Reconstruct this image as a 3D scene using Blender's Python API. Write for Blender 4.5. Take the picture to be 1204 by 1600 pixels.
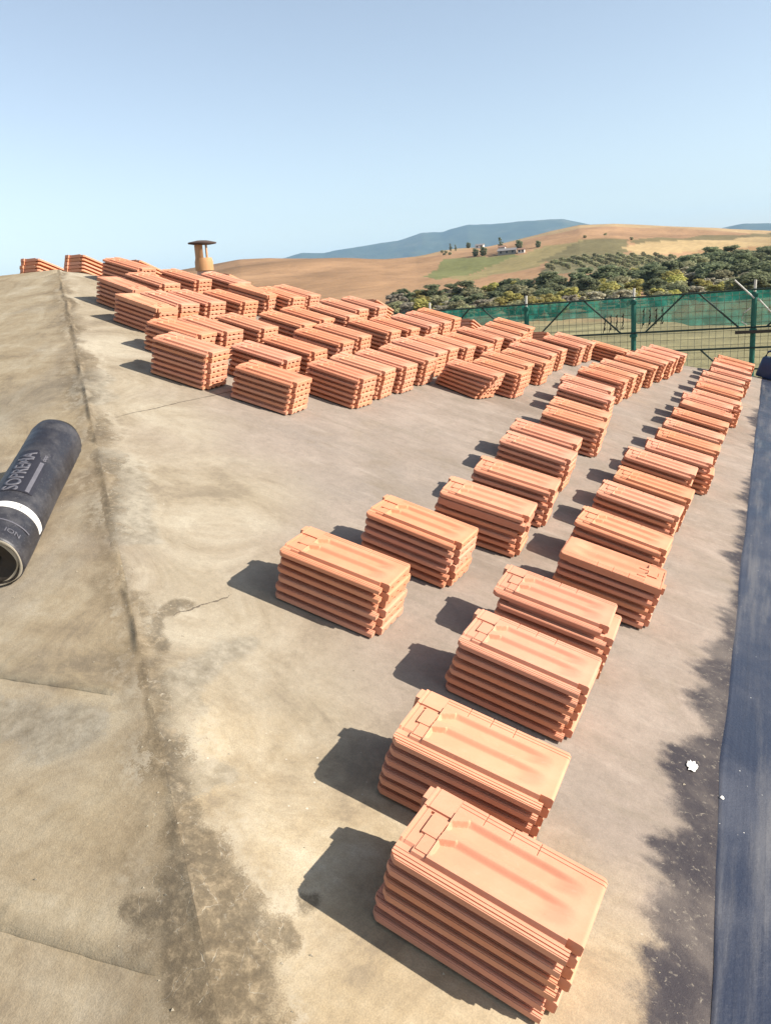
import bpy, math, random
import numpy as np
from mathutils import Matrix, Vector

random.seed(7)
rng = np.random.default_rng(7)
scene = bpy.context.scene
for o in list(bpy.data.objects):
    bpy.data.objects.remove(o, do_unlink=True)
COL = scene.collection
R = math.radians

# ------------------------------------------------------------------ camera
SLOPE = R(18.0)                       # pitch of every roof face
cam_d = bpy.data.cameras.new('camera')
cam = bpy.data.objects.new('camera', cam_d)
COL.objects.link(cam)
CX = Vector((0.90192, 0.42419, -0.08091))
CY = Vector((-0.04716, 0.28281, 0.95790))
CZ = Vector((0.42929, -0.86014, 0.27505))
EYE = Vector((0.463, 0.0, 1.425))
cam.matrix_world = Matrix(((CX.x, CY.x, CZ.x, EYE.x), (CX.y, CY.y, CZ.y, EYE.y), (CX.z, CY.z, CZ.z, EYE.z), (0, 0, 0, 1)))
cam_d.sensor_fit = 'VERTICAL'
cam_d.sensor_height = 36.0
cam_d.lens = 36.0 * 1245.0 / 1600.0
cam_d.clip_start = 0.05
cam_d.clip_end = 40000
scene.camera = cam

# ------------------------------------------------------------------ light
SUN_AZ, SUN_EL = R(11.0), R(30.0)
world = bpy.data.worlds.new('World')
scene.world = world
world.use_nodes = True
wn = world.node_tree
bg = wn.nodes['Background']
sky = wn.nodes.new('ShaderNodeTexSky')
sky.sky_type = 'NISHITA'
sky.sun_disc = False
sky.sun_elevation = SUN_EL
sky.sun_rotation = math.pi / 2 - SUN_AZ
sky.altitude = 300
sky.air_density = 1.0
sky.dust_density = 1.0
sky.ozone_density = 1.0
hz_sat = wn.nodes.new('ShaderNodeHueSaturation')          # milky late-summer sky
hz_sat.inputs['Saturation'].default_value = 0.70
wn.links.new(sky.outputs[0], hz_sat.inputs['Color'])
wn.links.new(hz_sat.outputs[0], bg.inputs[0])
bg.inputs[1].default_value = 0.099
sun_d = bpy.data.lights.new('sun', 'SUN')
sun_d.energy = 5.0
sun_d.angle = R(0.55)
sun_d.color = (1.0, 0.945, 0.86)
sun = bpy.data.objects.new('sun', sun_d)
COL.objects.link(sun)
sv = Vector((math.cos(SUN_EL) * math.cos(SUN_AZ), math.cos(SUN_EL) * math.sin(SUN_AZ), math.sin(SUN_EL)))
sun.rotation_euler = sv.to_track_quat('Z', 'Y').to_euler()
scene.view_settings.view_transform = 'Standard'
scene.view_settings.look = 'None'
scene.view_settings.gamma = 1.0
scene.view_settings.use_curve_mapping = False
scene.view_settings.exposure = 0.95
scene.render.engine = 'CYCLES'
scene.cycles.max_bounces = 6
scene.cycles.diffuse_bounces = 2
scene.cycles.transparent_max_bounces = 8
scene.cycles.use_denoising = True


# ------------------------------------------------------------------ helpers
def hash2(ix, iy, seed):
    h = (ix.astype(np.int64) * 374761393 + iy.astype(np.int64) * 668265263 + seed * 974711) & 0x7fffffff
    h = ((h ^ (h >> 13)) * 1274126177) & 0x7fffffff
    return ((h ^ (h >> 16)) & 0xffff) / 65535.0


def vnoise(x, y, seed=0):
    x = np.asarray(x, float); y = np.asarray(y, float)
    ix = np.floor(x); iy = np.floor(y)
    fx = x - ix; fy = y - iy
    fx = fx * fx * (3 - 2 * fx); fy = fy * fy * (3 - 2 * fy)
    a = hash2(ix, iy, seed); b = hash2(ix + 1, iy, seed); c = hash2(ix, iy + 1, seed); d = hash2(ix + 1, iy + 1, seed)
    return (a * (1 - fx) + b * fx) * (1 - fy) + (c * (1 - fx) + d * fx) * fy - 0.5


def fbm(x, y, seed=0, octv=4):
    s = 0; a = 1.0
    x = np.asarray(x, float); y = np.asarray(y, float)
    for k in range(octv):
        s = s + a * vnoise(x * 2 ** k + 17.3 * k, y * 2 ** k - 9.1 * k, seed + k)
        a *= 0.5
    return s


def sstep(a, b, x):
    t = np.clip((np.asarray(x, float) - a) / (b - a), 0, 1)
    return t * t * (3 - 2 * t)


def mesh_from(name, verts, faces, mat=None, smooth=None):
    me = bpy.data.meshes.new(name)
    me.from_pydata([tuple(v) for v in verts], [], [tuple(f) for f in faces])
    if mat is not None:
        for m in (mat if isinstance(mat, (list, tuple)) else [mat]):
            me.materials.append(m)
    if smooth is not None:
        me.polygons.foreach_set('use_smooth', [True] * len(me.polygons))
        if smooth < 3.1:
            me.set_sharp_from_angle(angle=smooth)
    me.update()
    return me


def grid_mesh(name, P, mat, smooth=3.2):
    """P: (n, m, 3) array of points -> quad sheet"""
    n, m = P.shape[:2]
    me = bpy.data.meshes.new(name)
    idx = np.arange(n * m).reshape(n, m)
    f = np.stack([idx[:-1, :-1], idx[1:, :-1], idx[1:, 1:], idx[:-1, 1:]], -1).reshape(-1, 4)
    me.vertices.add(n * m)
    me.vertices.foreach_set('co', P.reshape(-1).astype(np.float32))
    me.loops.add(f.size)
    me.loops.foreach_set('vertex_index', f.reshape(-1).astype(np.int32))
    me.polygons.add(len(f))
    me.polygons.foreach_set('loop_start', (np.arange(len(f)) * 4).astype(np.int32))
    me.update(calc_edges=True)
    me.validate()
    me.polygons.foreach_set('use_smooth', [True] * len(me.polygons))
    me.materials.append(mat)
    me.update()
    return me


def link(name, data, parent=None, mw=None):
    o = bpy.data.objects.new(name, data)
    COL.objects.link(o)
    if mw is not None:
        o.matrix_world = mw
    if parent is not None:
        o.parent = parent
    return o


def tag(o, label=None, category=None, group=None, kind=None):
    if label: o['label'] = label
    if category: o['category'] = category
    if group: o['group'] = group
    if kind: o['kind'] = kind
    return o


class MB:
    """collects simple solids into one mesh"""
    def __init__(self): self.v = []; self.f = []

    def add(self, vs, fs):
        k = len(self.v); self.v += [tuple(v) for v in vs]; self.f += [tuple(i + k for i in f) for f in fs]

    def box(self, x0, y0, z0, x1, y1, z1, mw=None):
        vs = [Vector(p) for p in ((x0, y0, z0), (x1, y0, z0), (x1, y1, z0), (x0, y1, z0), (x0, y0, z1), (x1, y0, z1), (x1, y1, z1), (x0, y1, z1))]
        if mw is not None: vs = [mw @ v for v in vs]
        self.add(vs, [(0, 3, 2, 1), (4, 5, 6, 7), (0, 1, 5, 4), (1, 2, 6, 5), (2, 3, 7, 6), (3, 0, 4, 7)])

    def tube(self, pts, r, n=8, cap=True):
        pts = [Vector(p) for p in pts]
        rr = r if isinstance(r, (list, tuple)) else [r] * len(pts)
        rings = []
        for i, p in enumerate(pts):
            t = (pts[min(i + 1, len(pts) - 1)] - pts[max(i - 1, 0)]).normalized()
            a = t.cross(Vector((0, 0, 1)) if abs(t.z) < 0.9 else Vector((1, 0, 0))).normalized()
            b = t.cross(a)
            rings.append([p + (a * math.cos(2 * math.pi * j / n) + b * math.sin(2 * math.pi * j / n)) * rr[i] for j in range(n)])
        vs = [v for ring in rings for v in ring]
        fs = []
        for i in range(len(pts) - 1):
            for j in range(n):
                fs.append((i * n + j, i * n + (j + 1) % n, (i + 1) * n + (j + 1) % n, (i + 1) * n + j))
        if cap:
            fs.append(tuple(range(n - 1, -1, -1)) if True else ())
            fs.append(tuple((len(pts) - 1) * n + j for j in range(n)))
        self.add(vs, fs)

    def lathe(self, prof, n=24, mw=None):
        vs = []; fs = []
        for (r, z) in prof:
            for j in range(n):
                a = 2 * math.pi * j / n
                v = Vector((r * math.cos(a), r * math.sin(a), z))
                vs.append(mw @ v if mw is not None else v)
        for i in range(len(prof) - 1):
            for j in range(n):
                fs.append((i * n + j, i * n + (j + 1) % n, (i + 1) * n + (j + 1) % n, (i + 1) * n + j))
        self.add(vs, fs)

    def build(self, name, mat, parent=None, smooth=R(35), mw=None):
        o = link(name, mesh_from(name, self.v, self.f, mat, smooth), None, mw)
        if parent is not None:
            o.parent = parent
            if parent.type == 'EMPTY' or True:
                bpy.context.view_layer.update() if False else None
                o.matrix_parent_inverse = parent.matrix_basis.inverted()
        return o


def empty(name, loc=(0, 0, 0)):
    o = bpy.data.objects.new(name, None)
    COL.objects.link(o)
    o.matrix_basis = Matrix.Translation(Vector(loc))
    return o


class NT:
    """tiny node-tree helper"""
    def __init__(self, name):
        self.mat = bpy.data.materials.new(name)
        self.mat.use_nodes = True
        self.t = self.mat.node_tree
        self.b = self.t.nodes['Principled BSDF']
        self.out = self.t.nodes['Material Output']

    def n(self, typ, **kw):
        nd = self.t.nodes.new('ShaderNode' + typ)
        for k, v in kw.items(): setattr(nd, k, v)
        return nd

    def put(self, sock, val):
        if val is None: return
        if hasattr(val, 'is_linked') or hasattr(val, 'links'):
            self.t.links.new(val, sock)
        else:
            if isinstance(val, (tuple, list)) and len(val) == 3 and sock.type == 'RGBA': val = tuple(val) + (1,)
            sock.default_value = val

    def coord(self, which='Object'):
        return self.n('TexCoord').outputs[which]

    def mapping(self, vec, scale=(1, 1, 1), rot=(0, 0, 0), loc=(0, 0, 0)):
        m = self.n('Mapping'); self.put(m.inputs['Vector'], vec)
        m.inputs['Scale'].default_value = scale; m.inputs['Rotation'].default_value = rot; m.inputs['Location'].default_value = loc
        return m.outputs[0]

    def noise(self, vec, scale, detail=4, rough=0.55, dist=0.0, out='Fac'):
        nd = self.n('TexNoise'); self.put(nd.inputs['Vector'], vec)
        nd.inputs['Scale'].default_value = scale; nd.inputs['Detail'].default_value = detail
        nd.inputs['Roughness'].default_value = rough; nd.inputs['Distortion'].default_value = dist
        return nd.outputs[out]

    def voro(self, vec, scale, feature='DISTANCE_TO_EDGE', out='Distance'):
        nd = self.n('TexVoronoi', feature=feature); self.put(nd.inputs['Vector'], vec); nd.inputs['Scale'].default_value = scale
        return nd.outputs[out]

    def math(self, op, a, b=None, c=None, clamp=False):
        nd = self.n('Math', operation=op, use_clamp=clamp)
        self.put(nd.inputs[0], a)
        if b is not None: self.put(nd.inputs[1], b)
        if c is not None: self.put(nd.inputs[2], c)
        return nd.outputs[0]

    def ramp(self, fac, stops, interp='LINEAR'):
        nd = self.n('ValToRGB'); cr = nd.color_ramp; cr.interpolation = interp
        while len(cr.elements) < len(stops): cr.elements.new(0.5)
        for e, (p, c) in zip(cr.elements, stops):
            e.position = p
            e.color = (c, c, c, 1) if isinstance(c, (int, float)) else tuple(c) + (1,)
        self.put(nd.inputs[0], fac)
        return nd.outputs[0]

    def mrange(self, v, a, b, c=0.0, d=1.0, smooth=True):
        nd = self.n('MapRange', interpolation_type='SMOOTHSTEP' if smooth else 'LINEAR')
        self.put(nd.inputs['Value'], v)
        for k, x in zip(('From Min', 'From Max', 'To Min', 'To Max'), (a, b, c, d)): nd.inputs[k].default_value = x
        return nd.outputs[0]

    def mix(self, fac, a, b, mode='MIX'):
        nd = self.n('Mix', data_type='RGBA', blend_type=mode)
        self.put(nd.inputs[0], fac); self.put(nd.inputs[6], a); self.put(nd.inputs[7], b)
        return nd.outputs[2]

    def attr(self, name, out='Fac'):
        nd = self.n('Attribute'); nd.attribute_name = name
        return nd.outputs[out]

    def bump(self, h, strength=0.3, dist=0.01, normal=None):
        nd = self.n('Bump'); self.put(nd.inputs['Height'], h)
        nd.inputs['Strength'].default_value = strength; nd.inputs['Distance'].default_value = dist
        if normal is not None: self.put(nd.inputs['Normal'], normal)
        return nd.outputs[0]

    def done(self, color=None, rough=None, normal=None, metal=None, spec=None):
        self.put(self.b.inputs['Base Color'], color)
        self.put(self.b.inputs['Roughness'], rough)
        self.put(self.b.inputs['Normal'], normal)
        self.put(self.b.inputs['Metallic'], metal)
        self.put(self.b.inputs['Specular IOR Level'], spec)
        return self.mat


def plain(name, col, rough=0.7, var=0.25, scale=8.0, metal=0.0, bump=0.15, spec=0.3):
    m = NT(name); c = m.coord()
    n1 = m.noise(c, scale, 6, 0.6); n2 = m.noise(c, scale * 9, 3)
    k = m.math('ADD', m.math('MULTIPLY', n1, var * 1.6), m.math('MULTIPLY', n2, var * 0.6))
    k = m.math('ADD', k, 1 - var * 1.1)
    v = m.n('VectorMath', operation='SCALE'); v.inputs[0].default_value = col; m.put(v.inputs['Scale'], k)
    return m.done(v.outputs[0], rough, m.bump(n2, bump, 0.004), metal, spec)

# ------------------------------------------------------------------ terrain heights (world XY -> Z)
FW = np.array([-0.4466, 0.8947]); RT = np.array([0.8947, 0.4466])   # valley axis and its right
SKY_AZ = np.array([-1.2, -0.7, -0.42, -0.25, -0.1764, -0.1462, -0.1125, -0.037, 0.0239, 0.0623, 0.093, 0.1461, 0.1762, 0.2206, 0.2532, 0.2922, 0.3542, 0.4007, 0.4545, 0.7, 1.2])
SKY_E = np.array([0.02, 0.02, 0.026, 0.031, 0.0375, 0.0405, 0.0396, 0.0331, 0.0275, 0.0271, 0.0298, 0.0318, 0.0357, 0.0424, 0.0457, 0.0433, 0.0346, 0.0287, 0.0201, 0.02, 0.02])


def terrain(X, Y):
    X = np.asarray(X, float); Y = np.asarray(Y, float)
    d = np.hypot(X, Y)
    az = np.arctan2(X * RT[0] + Y * RT[1], X * FW[0] + Y * FW[1])
    dr = 640 + 510 * sstep(-0.02, 0.27, az)
    zr = 1.425 + np.interp(az, SKY_AZ, SKY_E) * dr
    zv = -8.4
    near = -4.2 + (zv + 4.2) * sstep(25, 165, d)
    t = (d - 170) / (dr - 170)
    tc = np.clip(t, 0, 1)
    g = 0.72 * tc + 0.28 * sstep(0, 1, tc)
    z = np.where(d < 170, near, zv + (zr - zv) * g)
    back = np.clip(t - 1, 0, None)
    z = z - back * 60 * np.clip(back * 3, 0, 1)
    und = fbm(X / 140.0, Y / 140.0, 5, 4) * 7.0 * sstep(120, 420, d) * (1 - 0.85 * sstep(0.75, 1.0, t) * (1 - sstep(1.0, 1.3, t)))
    return z + und

# ------------------------------------------------------------------ land
FIELDS = [   # outline in world XY, soil or crop colour
    ([(-158, 378), (-197, 512), (-170, 503), (-133, 500), (-112, 540), (-131, 480), (-151, 452), (-131, 346), (-133, 335)], (0.155, 0.155, 0.06)),
    ([(-112, 540), (-135, 520), (-150, 452), (-131, 346), (-114, 329), (-112, 440), (-108, 500)], (0.24, 0.19, 0.085)),
    ([(-118, 448), (-113, 545), (-83, 541), (-77, 476), (-89, 462), (-106, 440)], (0.15, 0.125, 0.06)),
    ([(-82, 533), (-59, 669), (-7, 925), (60, 940), (60, 800), (-6, 800), (-49, 564), (-74, 518)], (0.16, 0.125, 0.06)),
    ([(-81, 495), (-72, 531), (-49, 564), (-6, 798), (70, 800), (60, 560), (-4, 554), (-44, 502), (-70, 469)], (0.375, 0.265, 0.13)),
    ([(-45, 497), (-4, 554), (60, 560), (60, 440), (-3, 470), (-28, 458)], (0.31, 0.185, 0.085)),
    ([(-89, 340), (-106, 440), (-90, 463), (-64, 472), (-44, 470), (-52, 387), (-50, 292)], (0.19, 0.165, 0.085)),
]


def in_poly(X, Y, poly):
    ins = np.zeros(X.shape, bool)
    n = len(poly)
    for i in range(n):
        x0, y0 = poly[i]; x1, y1 = poly[(i + 1) % n]
        if y0 == y1: continue
        c = (y0 > Y) != (y1 > Y)
        ins ^= c & (X < (x1 - x0) * (Y - y0) / (y1 - y0) + x0)
    return ins


def land_colour(X, Y):
    d = np.hypot(X, Y)
    az = np.arctan2(X * RT[0] + Y * RT[1], X * FW[0] + Y * FW[1])
    wx = X + fbm(X / 30, Y / 30, 31, 3) * 6; wy = Y + fbm(X / 30, Y / 30, 41, 3) * 6
    C = np.zeros(X.shape + (3,)) + np.array([0.30, 0.178, 0.094])          # ploughed brown
    n = fbm(X / 45, Y / 160, 3, 4)[..., None]
    C = C * (1 + 0.55 * n)
    up = sstep(560, 640, d - 260 * sstep(0.05, 0.2, az))[..., None] * sstep(0.02, 0.1, az)[..., None]
    C = C * (1 - up) + up * np.array([0.36, 0.245, 0.125]) * (1 + 0.25 * n)   # stubble on the far hill
    low = (1 - sstep(130, 205, d + fbm(X / 25, Y / 25, 8, 3) * 30))[..., None]
    grass = np.array([0.235, 0.205, 0.105]) * (1 + 0.5 * fbm(X / 9, Y / 9, 12, 4)[..., None])
    C = C * (1 - low) + grass * low
    for poly, col in FIELDS:
        m = in_poly(wx, wy, poly)
        C[m] = np.array(col) * (1 + 0.35 * n[m])
    cap = (sstep(0.215, 0.25, az) * (1 - sstep(0.29, 0.33, az)) * sstep(1040, 1090, d + fbm(X / 40, Y / 40, 77, 2) * 40))[..., None]
    C = C * (1 - cap) + np.array([0.17, 0.13, 0.065]) * cap
    return np.clip(C, 0, 1)


m = NT('farm_land')
c = m.coord()
colr = m.attr('land', 'Color')
n1 = m.noise(c, 0.35, 8, 0.65); n2 = m.noise(m.mapping(c, (1, 0.25, 1), (0, 0, 0.5)), 0.08, 6)
n3 = m.noise(m.mapping(c, (0.32, 0.012, 1), (0, 0, -0.35)), 1.0, 3); n4 = m.noise(c, 0.02, 6, 0.7, 0.5)
k = m.math('ADD', m.math('MULTIPLY', n1, 0.45), m.math('ADD', m.math('MULTIPLY', n2, 0.4), m.math('ADD', m.math('MULTIPLY', n3, 0.45), m.math('MULTIPLY', n4, 0.7))))
v = m.n('VectorMath', operation='SCALE'); m.put(v.inputs[0], colr); m.put(v.inputs['Scale'], k)
LAND = m.done(v.outputs[0], 0.95, m.bump(n1, 0.6, 0.6), spec=0.1)

az = np.concatenate([np.linspace(-math.pi, -0.5, 60)[:-1], np.linspace(-0.5, 0.62, 620), np.linspace(0.62, math.pi, 60)[1:]])
dd = np.concatenate([[0.5], np.geomspace(6, 1500, 330), [1900, 2600, 4000, 7000, 12000]])
A_, D_ = np.meshgrid(az, dd, indexing='ij')
GX = D_ * (np.sin(A_) * RT[0] + np.cos(A_) * FW[0]); GY = D_ * (np.sin(A_) * RT[1] + np.cos(A_) * FW[1])
GZ = terrain(GX, GY)
GZ = np.where(D_ > 1600, np.maximum(GZ, -40) * 0 - 40 + 40 * np.clip(0, 0, 1), GZ)
me = grid_mesh('ground', np.stack([GX, GY, GZ], -1)[:, ::-1], LAND)
at = me.attributes.new('land', 'FLOAT_COLOR', 'POINT')
colours = land_colour(GX, GY)[:, ::-1].reshape(-1, 3)
at.data.foreach_set('color', np.concatenate([colours, np.ones((len(colours), 1))], 1).astype(np.float32).ravel())
tag(link('ground', me), 'rolling farmland of brown and straw coloured fields', kind='structure')

# far blue mountains
MT_AZ = np.array([-0.25, -0.12, -0.0976, -0.0742, -0.0478, -0.0361, -0.0053, 0.0408, 0.0717, 0.0944, 0.1249, 0.15, 0.1769, 0.2, 0.2353, 0.2532, 0.2921, 0.35, 0.39, 0.4137, 0.4264, 0.4541, 0.55, 0.7])
MT_E = np.array([0.02, 0.034, 0.038, 0.0427, 0.0402, 0.042, 0.0446, 0.0474, 0.0535, 0.053, 0.059, 0.0566, 0.0567, 0.056, 0.0547, 0.0495, 0.0366, 0.027, 0.0265, 0.0291, 0.0303, 0.0283, 0.025, 0.02])
ma = np.linspace(-0.3, 0.75, 420); md = np.linspace(6800, 10800, 70)
A_, D_ = np.meshgrid(ma, md, indexing='ij')
crest = np.interp(A_, MT_AZ, MT_E) * 9000
shape = np.clip(1 - np.abs((D_ - 9000) / 2200), 0, 1)
MX = D_ * (np.sin(A_) * RT[0] + np.cos(A_) * FW[0]); MY = D_ * (np.sin(A_) * RT[1] + np.cos(A_) * FW[1])
rid = np.abs(fbm(MX / 700, MY / 700, 60, 5))
MZ = -60 + (crest + 60) * shape ** 0.8 - rid * 120 * sstep(0, 0.5, 1 - shape) + fbm(MX / 160, MY / 160, 66, 3) * 10
m = NT('mountain_forest'); c = m.coord()
n1 = m.noise(c, 0.0035, 8, 0.65)
MOUNT = m.done(m.ramp(n1, [(0.3, (0.03, 0.045, 0.03)), (0.55, (0.055, 0.07, 0.04)), (0.75, (0.12, 0.11, 0.07))]), 0.95, spec=0.05)
tag(link('mountain_ridge', grid_mesh('mountain_ridge', np.stack([MX, MY, MZ], -1)[:, ::-1], MOUNT)), 'distant blue mountain range on the horizon', kind='structure')

# air
m = NT('hazy_air')
m.t.nodes.remove(m.b)
pv = m.n('VolumePrincipled')
pv.inputs['Color'].default_value = (0.46, 0.72, 1.0, 1)
pv.inputs['Density'].default_value = 0.62e-4
pv.inputs['Anisotropy'].default_value = 0.0
m.t.links.new(pv.outputs[0], m.out.inputs['Volume'])
hz = MB(); hz.box(-13000, -13000, -160, 13000, 13000, 640)
tag(hz.build('haze', m.mat, smooth=None), 'thin summer haze over the valley', kind='stuff')

# ------------------------------------------------------------------ the roof
PK = np.array([-5.545, 5.72, 1.8016])
T1 = math.tan(SLOPE); M2 = 0.3447; M3 = 0.3432
EX = 0.545                                    # eave of the near face, world X
EZ = -T1 * EX
HD = np.array([5.145, -4.85]) / math.hypot(5.145, 4.85)
Y_NEAR = PK[1] + (EZ - PK[2]) / M2            # eave of the left face
Y_FAR = PK[1] - (EZ - PK[2]) / M3             # eave of the back face


def hip_near_y(X): return PK[1] + (-T1 * X - PK[2]) / M2
def hip_far_y(X): return PK[1] - (-T1 * X - PK[2]) / M3


def hip_coords(X, Y):
    rx = X - PK[0]; ry = Y - PK[1]
    return rx * HD[0] + ry * HD[1], rx * (-HD[1]) + ry * HD[0]      # along from the peak, side (+ on the eave face)


def relief(X, Y):
    """lumps of the felt, strongest on the mortared hips and the ridge"""
    al, sd = hip_coords(X, Y)
    hw = 0.055 + 0.02 * fbm(al * 1.5, al * 0 + 3, 21, 2)
    lump = np.exp(-(sd / hw) ** 2) * (0.002 + 0.006 * np.clip(fbm(al * 3.2, sd * 9, 22, 4), -0.5, 1)) + np.exp(-(sd / 0.16) ** 2) * 0.005 * fbm(al * 4, sd * 6, 28, 4)
    lump = np.where((X > PK[0] - 0.1), lump, 0)
    d2 = np.abs((X - PK[0]) * 0.69 - (Y - PK[1]) * 0.72)
    lump2 = np.exp(-(d2 / 0.07) ** 2) * np.where(Y > PK[1] - 0.1, 0.0 + 0.008 * fbm(X * 3, Y * 3, 24, 3), 0)
    ridge = np.where(X < PK[0] + 0.1, np.exp(-((Y - PK[1]) / 0.08) ** 2) * -0.004, 0)
    crease = np.exp(-((sd - 0.012 * fbm(al * 3, al * 0 + 2, 59, 3)) / 0.016) ** 2) * np.clip(0.0035 + 0.014 * fbm(al * 5, sd * 8, 29, 4), 0, 0.014) * np.where(X > PK[0], 1, 0)
    rnd_ = crease - 0.23 * (np.sqrt(sd * sd + 0.0025) - np.abs(sd)) * np.where(X > PK[0], 1, 0) - 0.23 * (np.sqrt(d2 * d2 + 0.0025) - d2) * np.where((X > PK[0]) & (Y > PK[1]), 1, 0)
    wide = fbm(X * 0.9, Y * 0.9, 25, 3) * 0.004 + fbm(X * 4, Y * 4, 26, 3) * 0.0022
    return lump + lump2 + ridge + wide + rnd_ - 0.002


def capsule(X, Y, ax, ay, bx, by, r):
    px = X - ax; py = Y - ay; dx = bx - ax; dy = by - ay
    t = np.clip((px * dx + py * dy) / (dx * dx + dy * dy + 1e-9), 0, 1)
    return 1 - np.hypot(px - t * dx, py - t * dy) / r


def roof_marks(X, Y):
    wx = X + fbm(X * 7, Y * 7, 51, 4) * 0.075; wy = Y + fbm(X * 7, Y * 7, 57, 4) * 0.075
    al, sd = hip_coords(wx, wy)
    near = sstep(6.1, 6.9, al)
    band = 1 - np.abs(sd - 0.012) / (0.10 + 0.0 * near + 0.07 * np.clip(fbm(al * 1.3, al * 0, 52, 3), -0.4, 1))
    band = np.where(al > 0.15, band, -1) * (0.62 + 0.2 * near)
    side = np.where((sd > 0), 0, -0.25) * (1 - near)
    seam = 1 - np.abs(hip_coords(X, Y)[1] * 0.75 + sd * 0.25 + 0.012 + 0.022 * fbm(al * 3, al * 0, 58, 3)) / (0.032 + 0.02 * np.clip(fbm(al * 2.7, al * 0 + 5, 54, 3), -0.6, 1))
    dark = np.maximum(np.maximum(band + side - 0.10, seam * 0.72 - 0.02 - 0.9 * np.clip(-fbm(al * 1.9, al * 0 + 7, 55, 3), 0, 1) - 0.5 * np.abs(fbm(al * 11, sd * 20, 53, 3))), -1)
    for cpt in ((-0.80, 1.30, -0.60, 1.12, 0.06), (-0.66, 1.17, -0.40, 0.93, 0.085), (-0.66, 1.08, -0.50, 0.88, 0.065), (-0.72, 0.99, -0.62, 0.98, 0.05),
                (-0.45, 1.075, -0.415, 1.085, 0.045), (-0.41, 1.17, -0.40, 1.18, 0.03), (-1.35, 1.95, -1.25, 1.70, 0.05), (-0.38, 0.86, -0.2, 0.7, 0.08)):
        dark = np.maximum(dark, capsule(wx, wy, *cpt) * 1.15)
    grey = capsule(wx, wy, -1.077, 1.60, -1.08, 1.88, 0.085)
    for cpt in ((-0.80, 1.31, -0.755, 1.43, 0.065), (-1.10, 1.62, -0.78, 1.34, 0.07), (-2.02, 2.52, -1.75, 2.25, 0.10), (-1.6, 1.36, -1.25, 1.36, 0.11), (-2.3, 2.75, -2.1, 2.62, 0.12), (-2.0, 1.1, -1.6, 1.0, 0.14), (-3.2, 3.6, -2.9, 3.3, 0.14)):
        grey = np.maximum(grey, capsule(wx, wy, *cpt))
    lobe = fbm(Y * 2.3, X * 0 + 0.5, 71, 2) * 0.17 + fbm(Y * 9, X * 4, 73, 3) * 0.07
    stroke = fbm(Y * 34, X * 5, 75, 2) * 0.05
    prim = (X - (0.305 + 0.035 * sstep(3.5, 7, Y) - 0.05 * sstep(2.4, 1.5, Y) + lobe + stroke)) / 0.06
    brown = 1 - np.abs(sd + 0.035) / (0.15 + 0.10 * near + 0.12 * np.clip(fbm(al * 1.1, al * 0 + 9, 61, 3), -0.5, 1))
    brown = np.where(al > 0.1, brown, -1) + 0.35 * fbm(X * 6, Y * 6, 63, 4)
    return dark, grey, np.clip(prim, -3, 3), brown


def set_attr(me, name, arr):
    a = me.attributes.new(name, 'FLOAT', 'POINT')
    a.data.foreach_set('value', arr.astype(np.float32).ravel())


m = NT('old_roofing_felt')
c = m.coord()
n_big = m.noise(c, 0.75, 6, 0.6, 0.4)
n_mid = m.noise(c, 3.2, 9, 0.66, 0.3)
n_str = m.noise(m.mapping(c, (2.2, 11.0, 2.2)), 1.0, 7, 0.62)
n_fine = m.noise(c, 24, 8, 0.7)
n_grain = m.noise(c, 260, 3, 0.6)
n_sp = m.noise(c, 55, 6, 0.75, 0.6)
n_pat = m.noise(c, 1.6, 10, 0.72, 0.9)
n_och = m.noise(c, 0.9, 5, 0.6, 0.6)
# worn grey-brown felt of the open slope, with run-off streaks
base = m.ramp(n_big, [(0.28, (0.195, 0.150, 0.115)), (0.48, (0.262, 0.208, 0.165)), (0.70, (0.24, 0.20, 0.165))])
base = m.mix(m.mrange(n_mid, 0.45, 0.70, 0, 0.7), base, (0.325, 0.262, 0.212))
base = m.mix(m.math('MULTIPLY', m.mrange(n_mid, 0.46, 0.30), 0.5), base, (0.20, 0.155, 0.11))
base = m.mix(m.math('MULTIPLY', m.mrange(n_str, 0.50, 0.72), 0.5), base, (0.195, 0.16, 0.12))
base = m.mix(m.math('MULTIPLY', m.mrange(n_str, 0.45, 0.30), 0.4), base, (0.36, 0.30, 0.245))
# paler dusty zone beside the hip, ochre tone on the left slope and low down
pale = m.ramp(n_pat, [(0.34, (0.40, 0.345, 0.255)), (0.46, (0.335, 0.28, 0.20)), (0.56, (0.275, 0.222, 0.150)), (0.68, (0.20, 0.158, 0.105))])
base = m.mix(m.mrange(m.attr('pale'), 0.08, 0.7), base, pale)
och = m.ramp(m.math('ADD', m.math('MULTIPLY', n_pat, 0.6), m.math('MULTIPLY', n_str, 0.4)), [(0.36, (0.55, 0.455, 0.315)), (0.45, (0.46, 0.36, 0.222)), (0.53, (0.385, 0.285, 0.160)), (0.64, (0.235, 0.17, 0.095))])
base = m.mix(m.math('MULTIPLY', m.mrange(m.math('ADD', m.attr('ochre'), m.math('MULTIPLY', m.math('SUBTRACT', n_och, 0.5), 2.2)), 0.25, 0.85), 0.65), base, och)
base = m.mix(m.math('MULTIPLY', m.mrange(n_pat, 0.555, 0.60), 0.28), base, (0.20, 0.16, 0.115))
base = m.mix(m.math('MULTIPLY', m.mrange(n_fine, 0.58, 0.74), 0.35), base, (0.165, 0.13, 0.09))
base = m.mix(m.math('MULTIPLY', m.mrange(n_grain, 0.42, 0.60), 0.22), base, (0.15, 0.125, 0.09))
kk = m.math('ADD', 1.0, m.math('ADD', m.math('MULTIPLY', m.math('SUBTRACT', n_fine, 0.5), 0.45), m.math('MULTIPLY', m.math('SUBTRACT', n_sp, 0.5), 0.4)))
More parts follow.
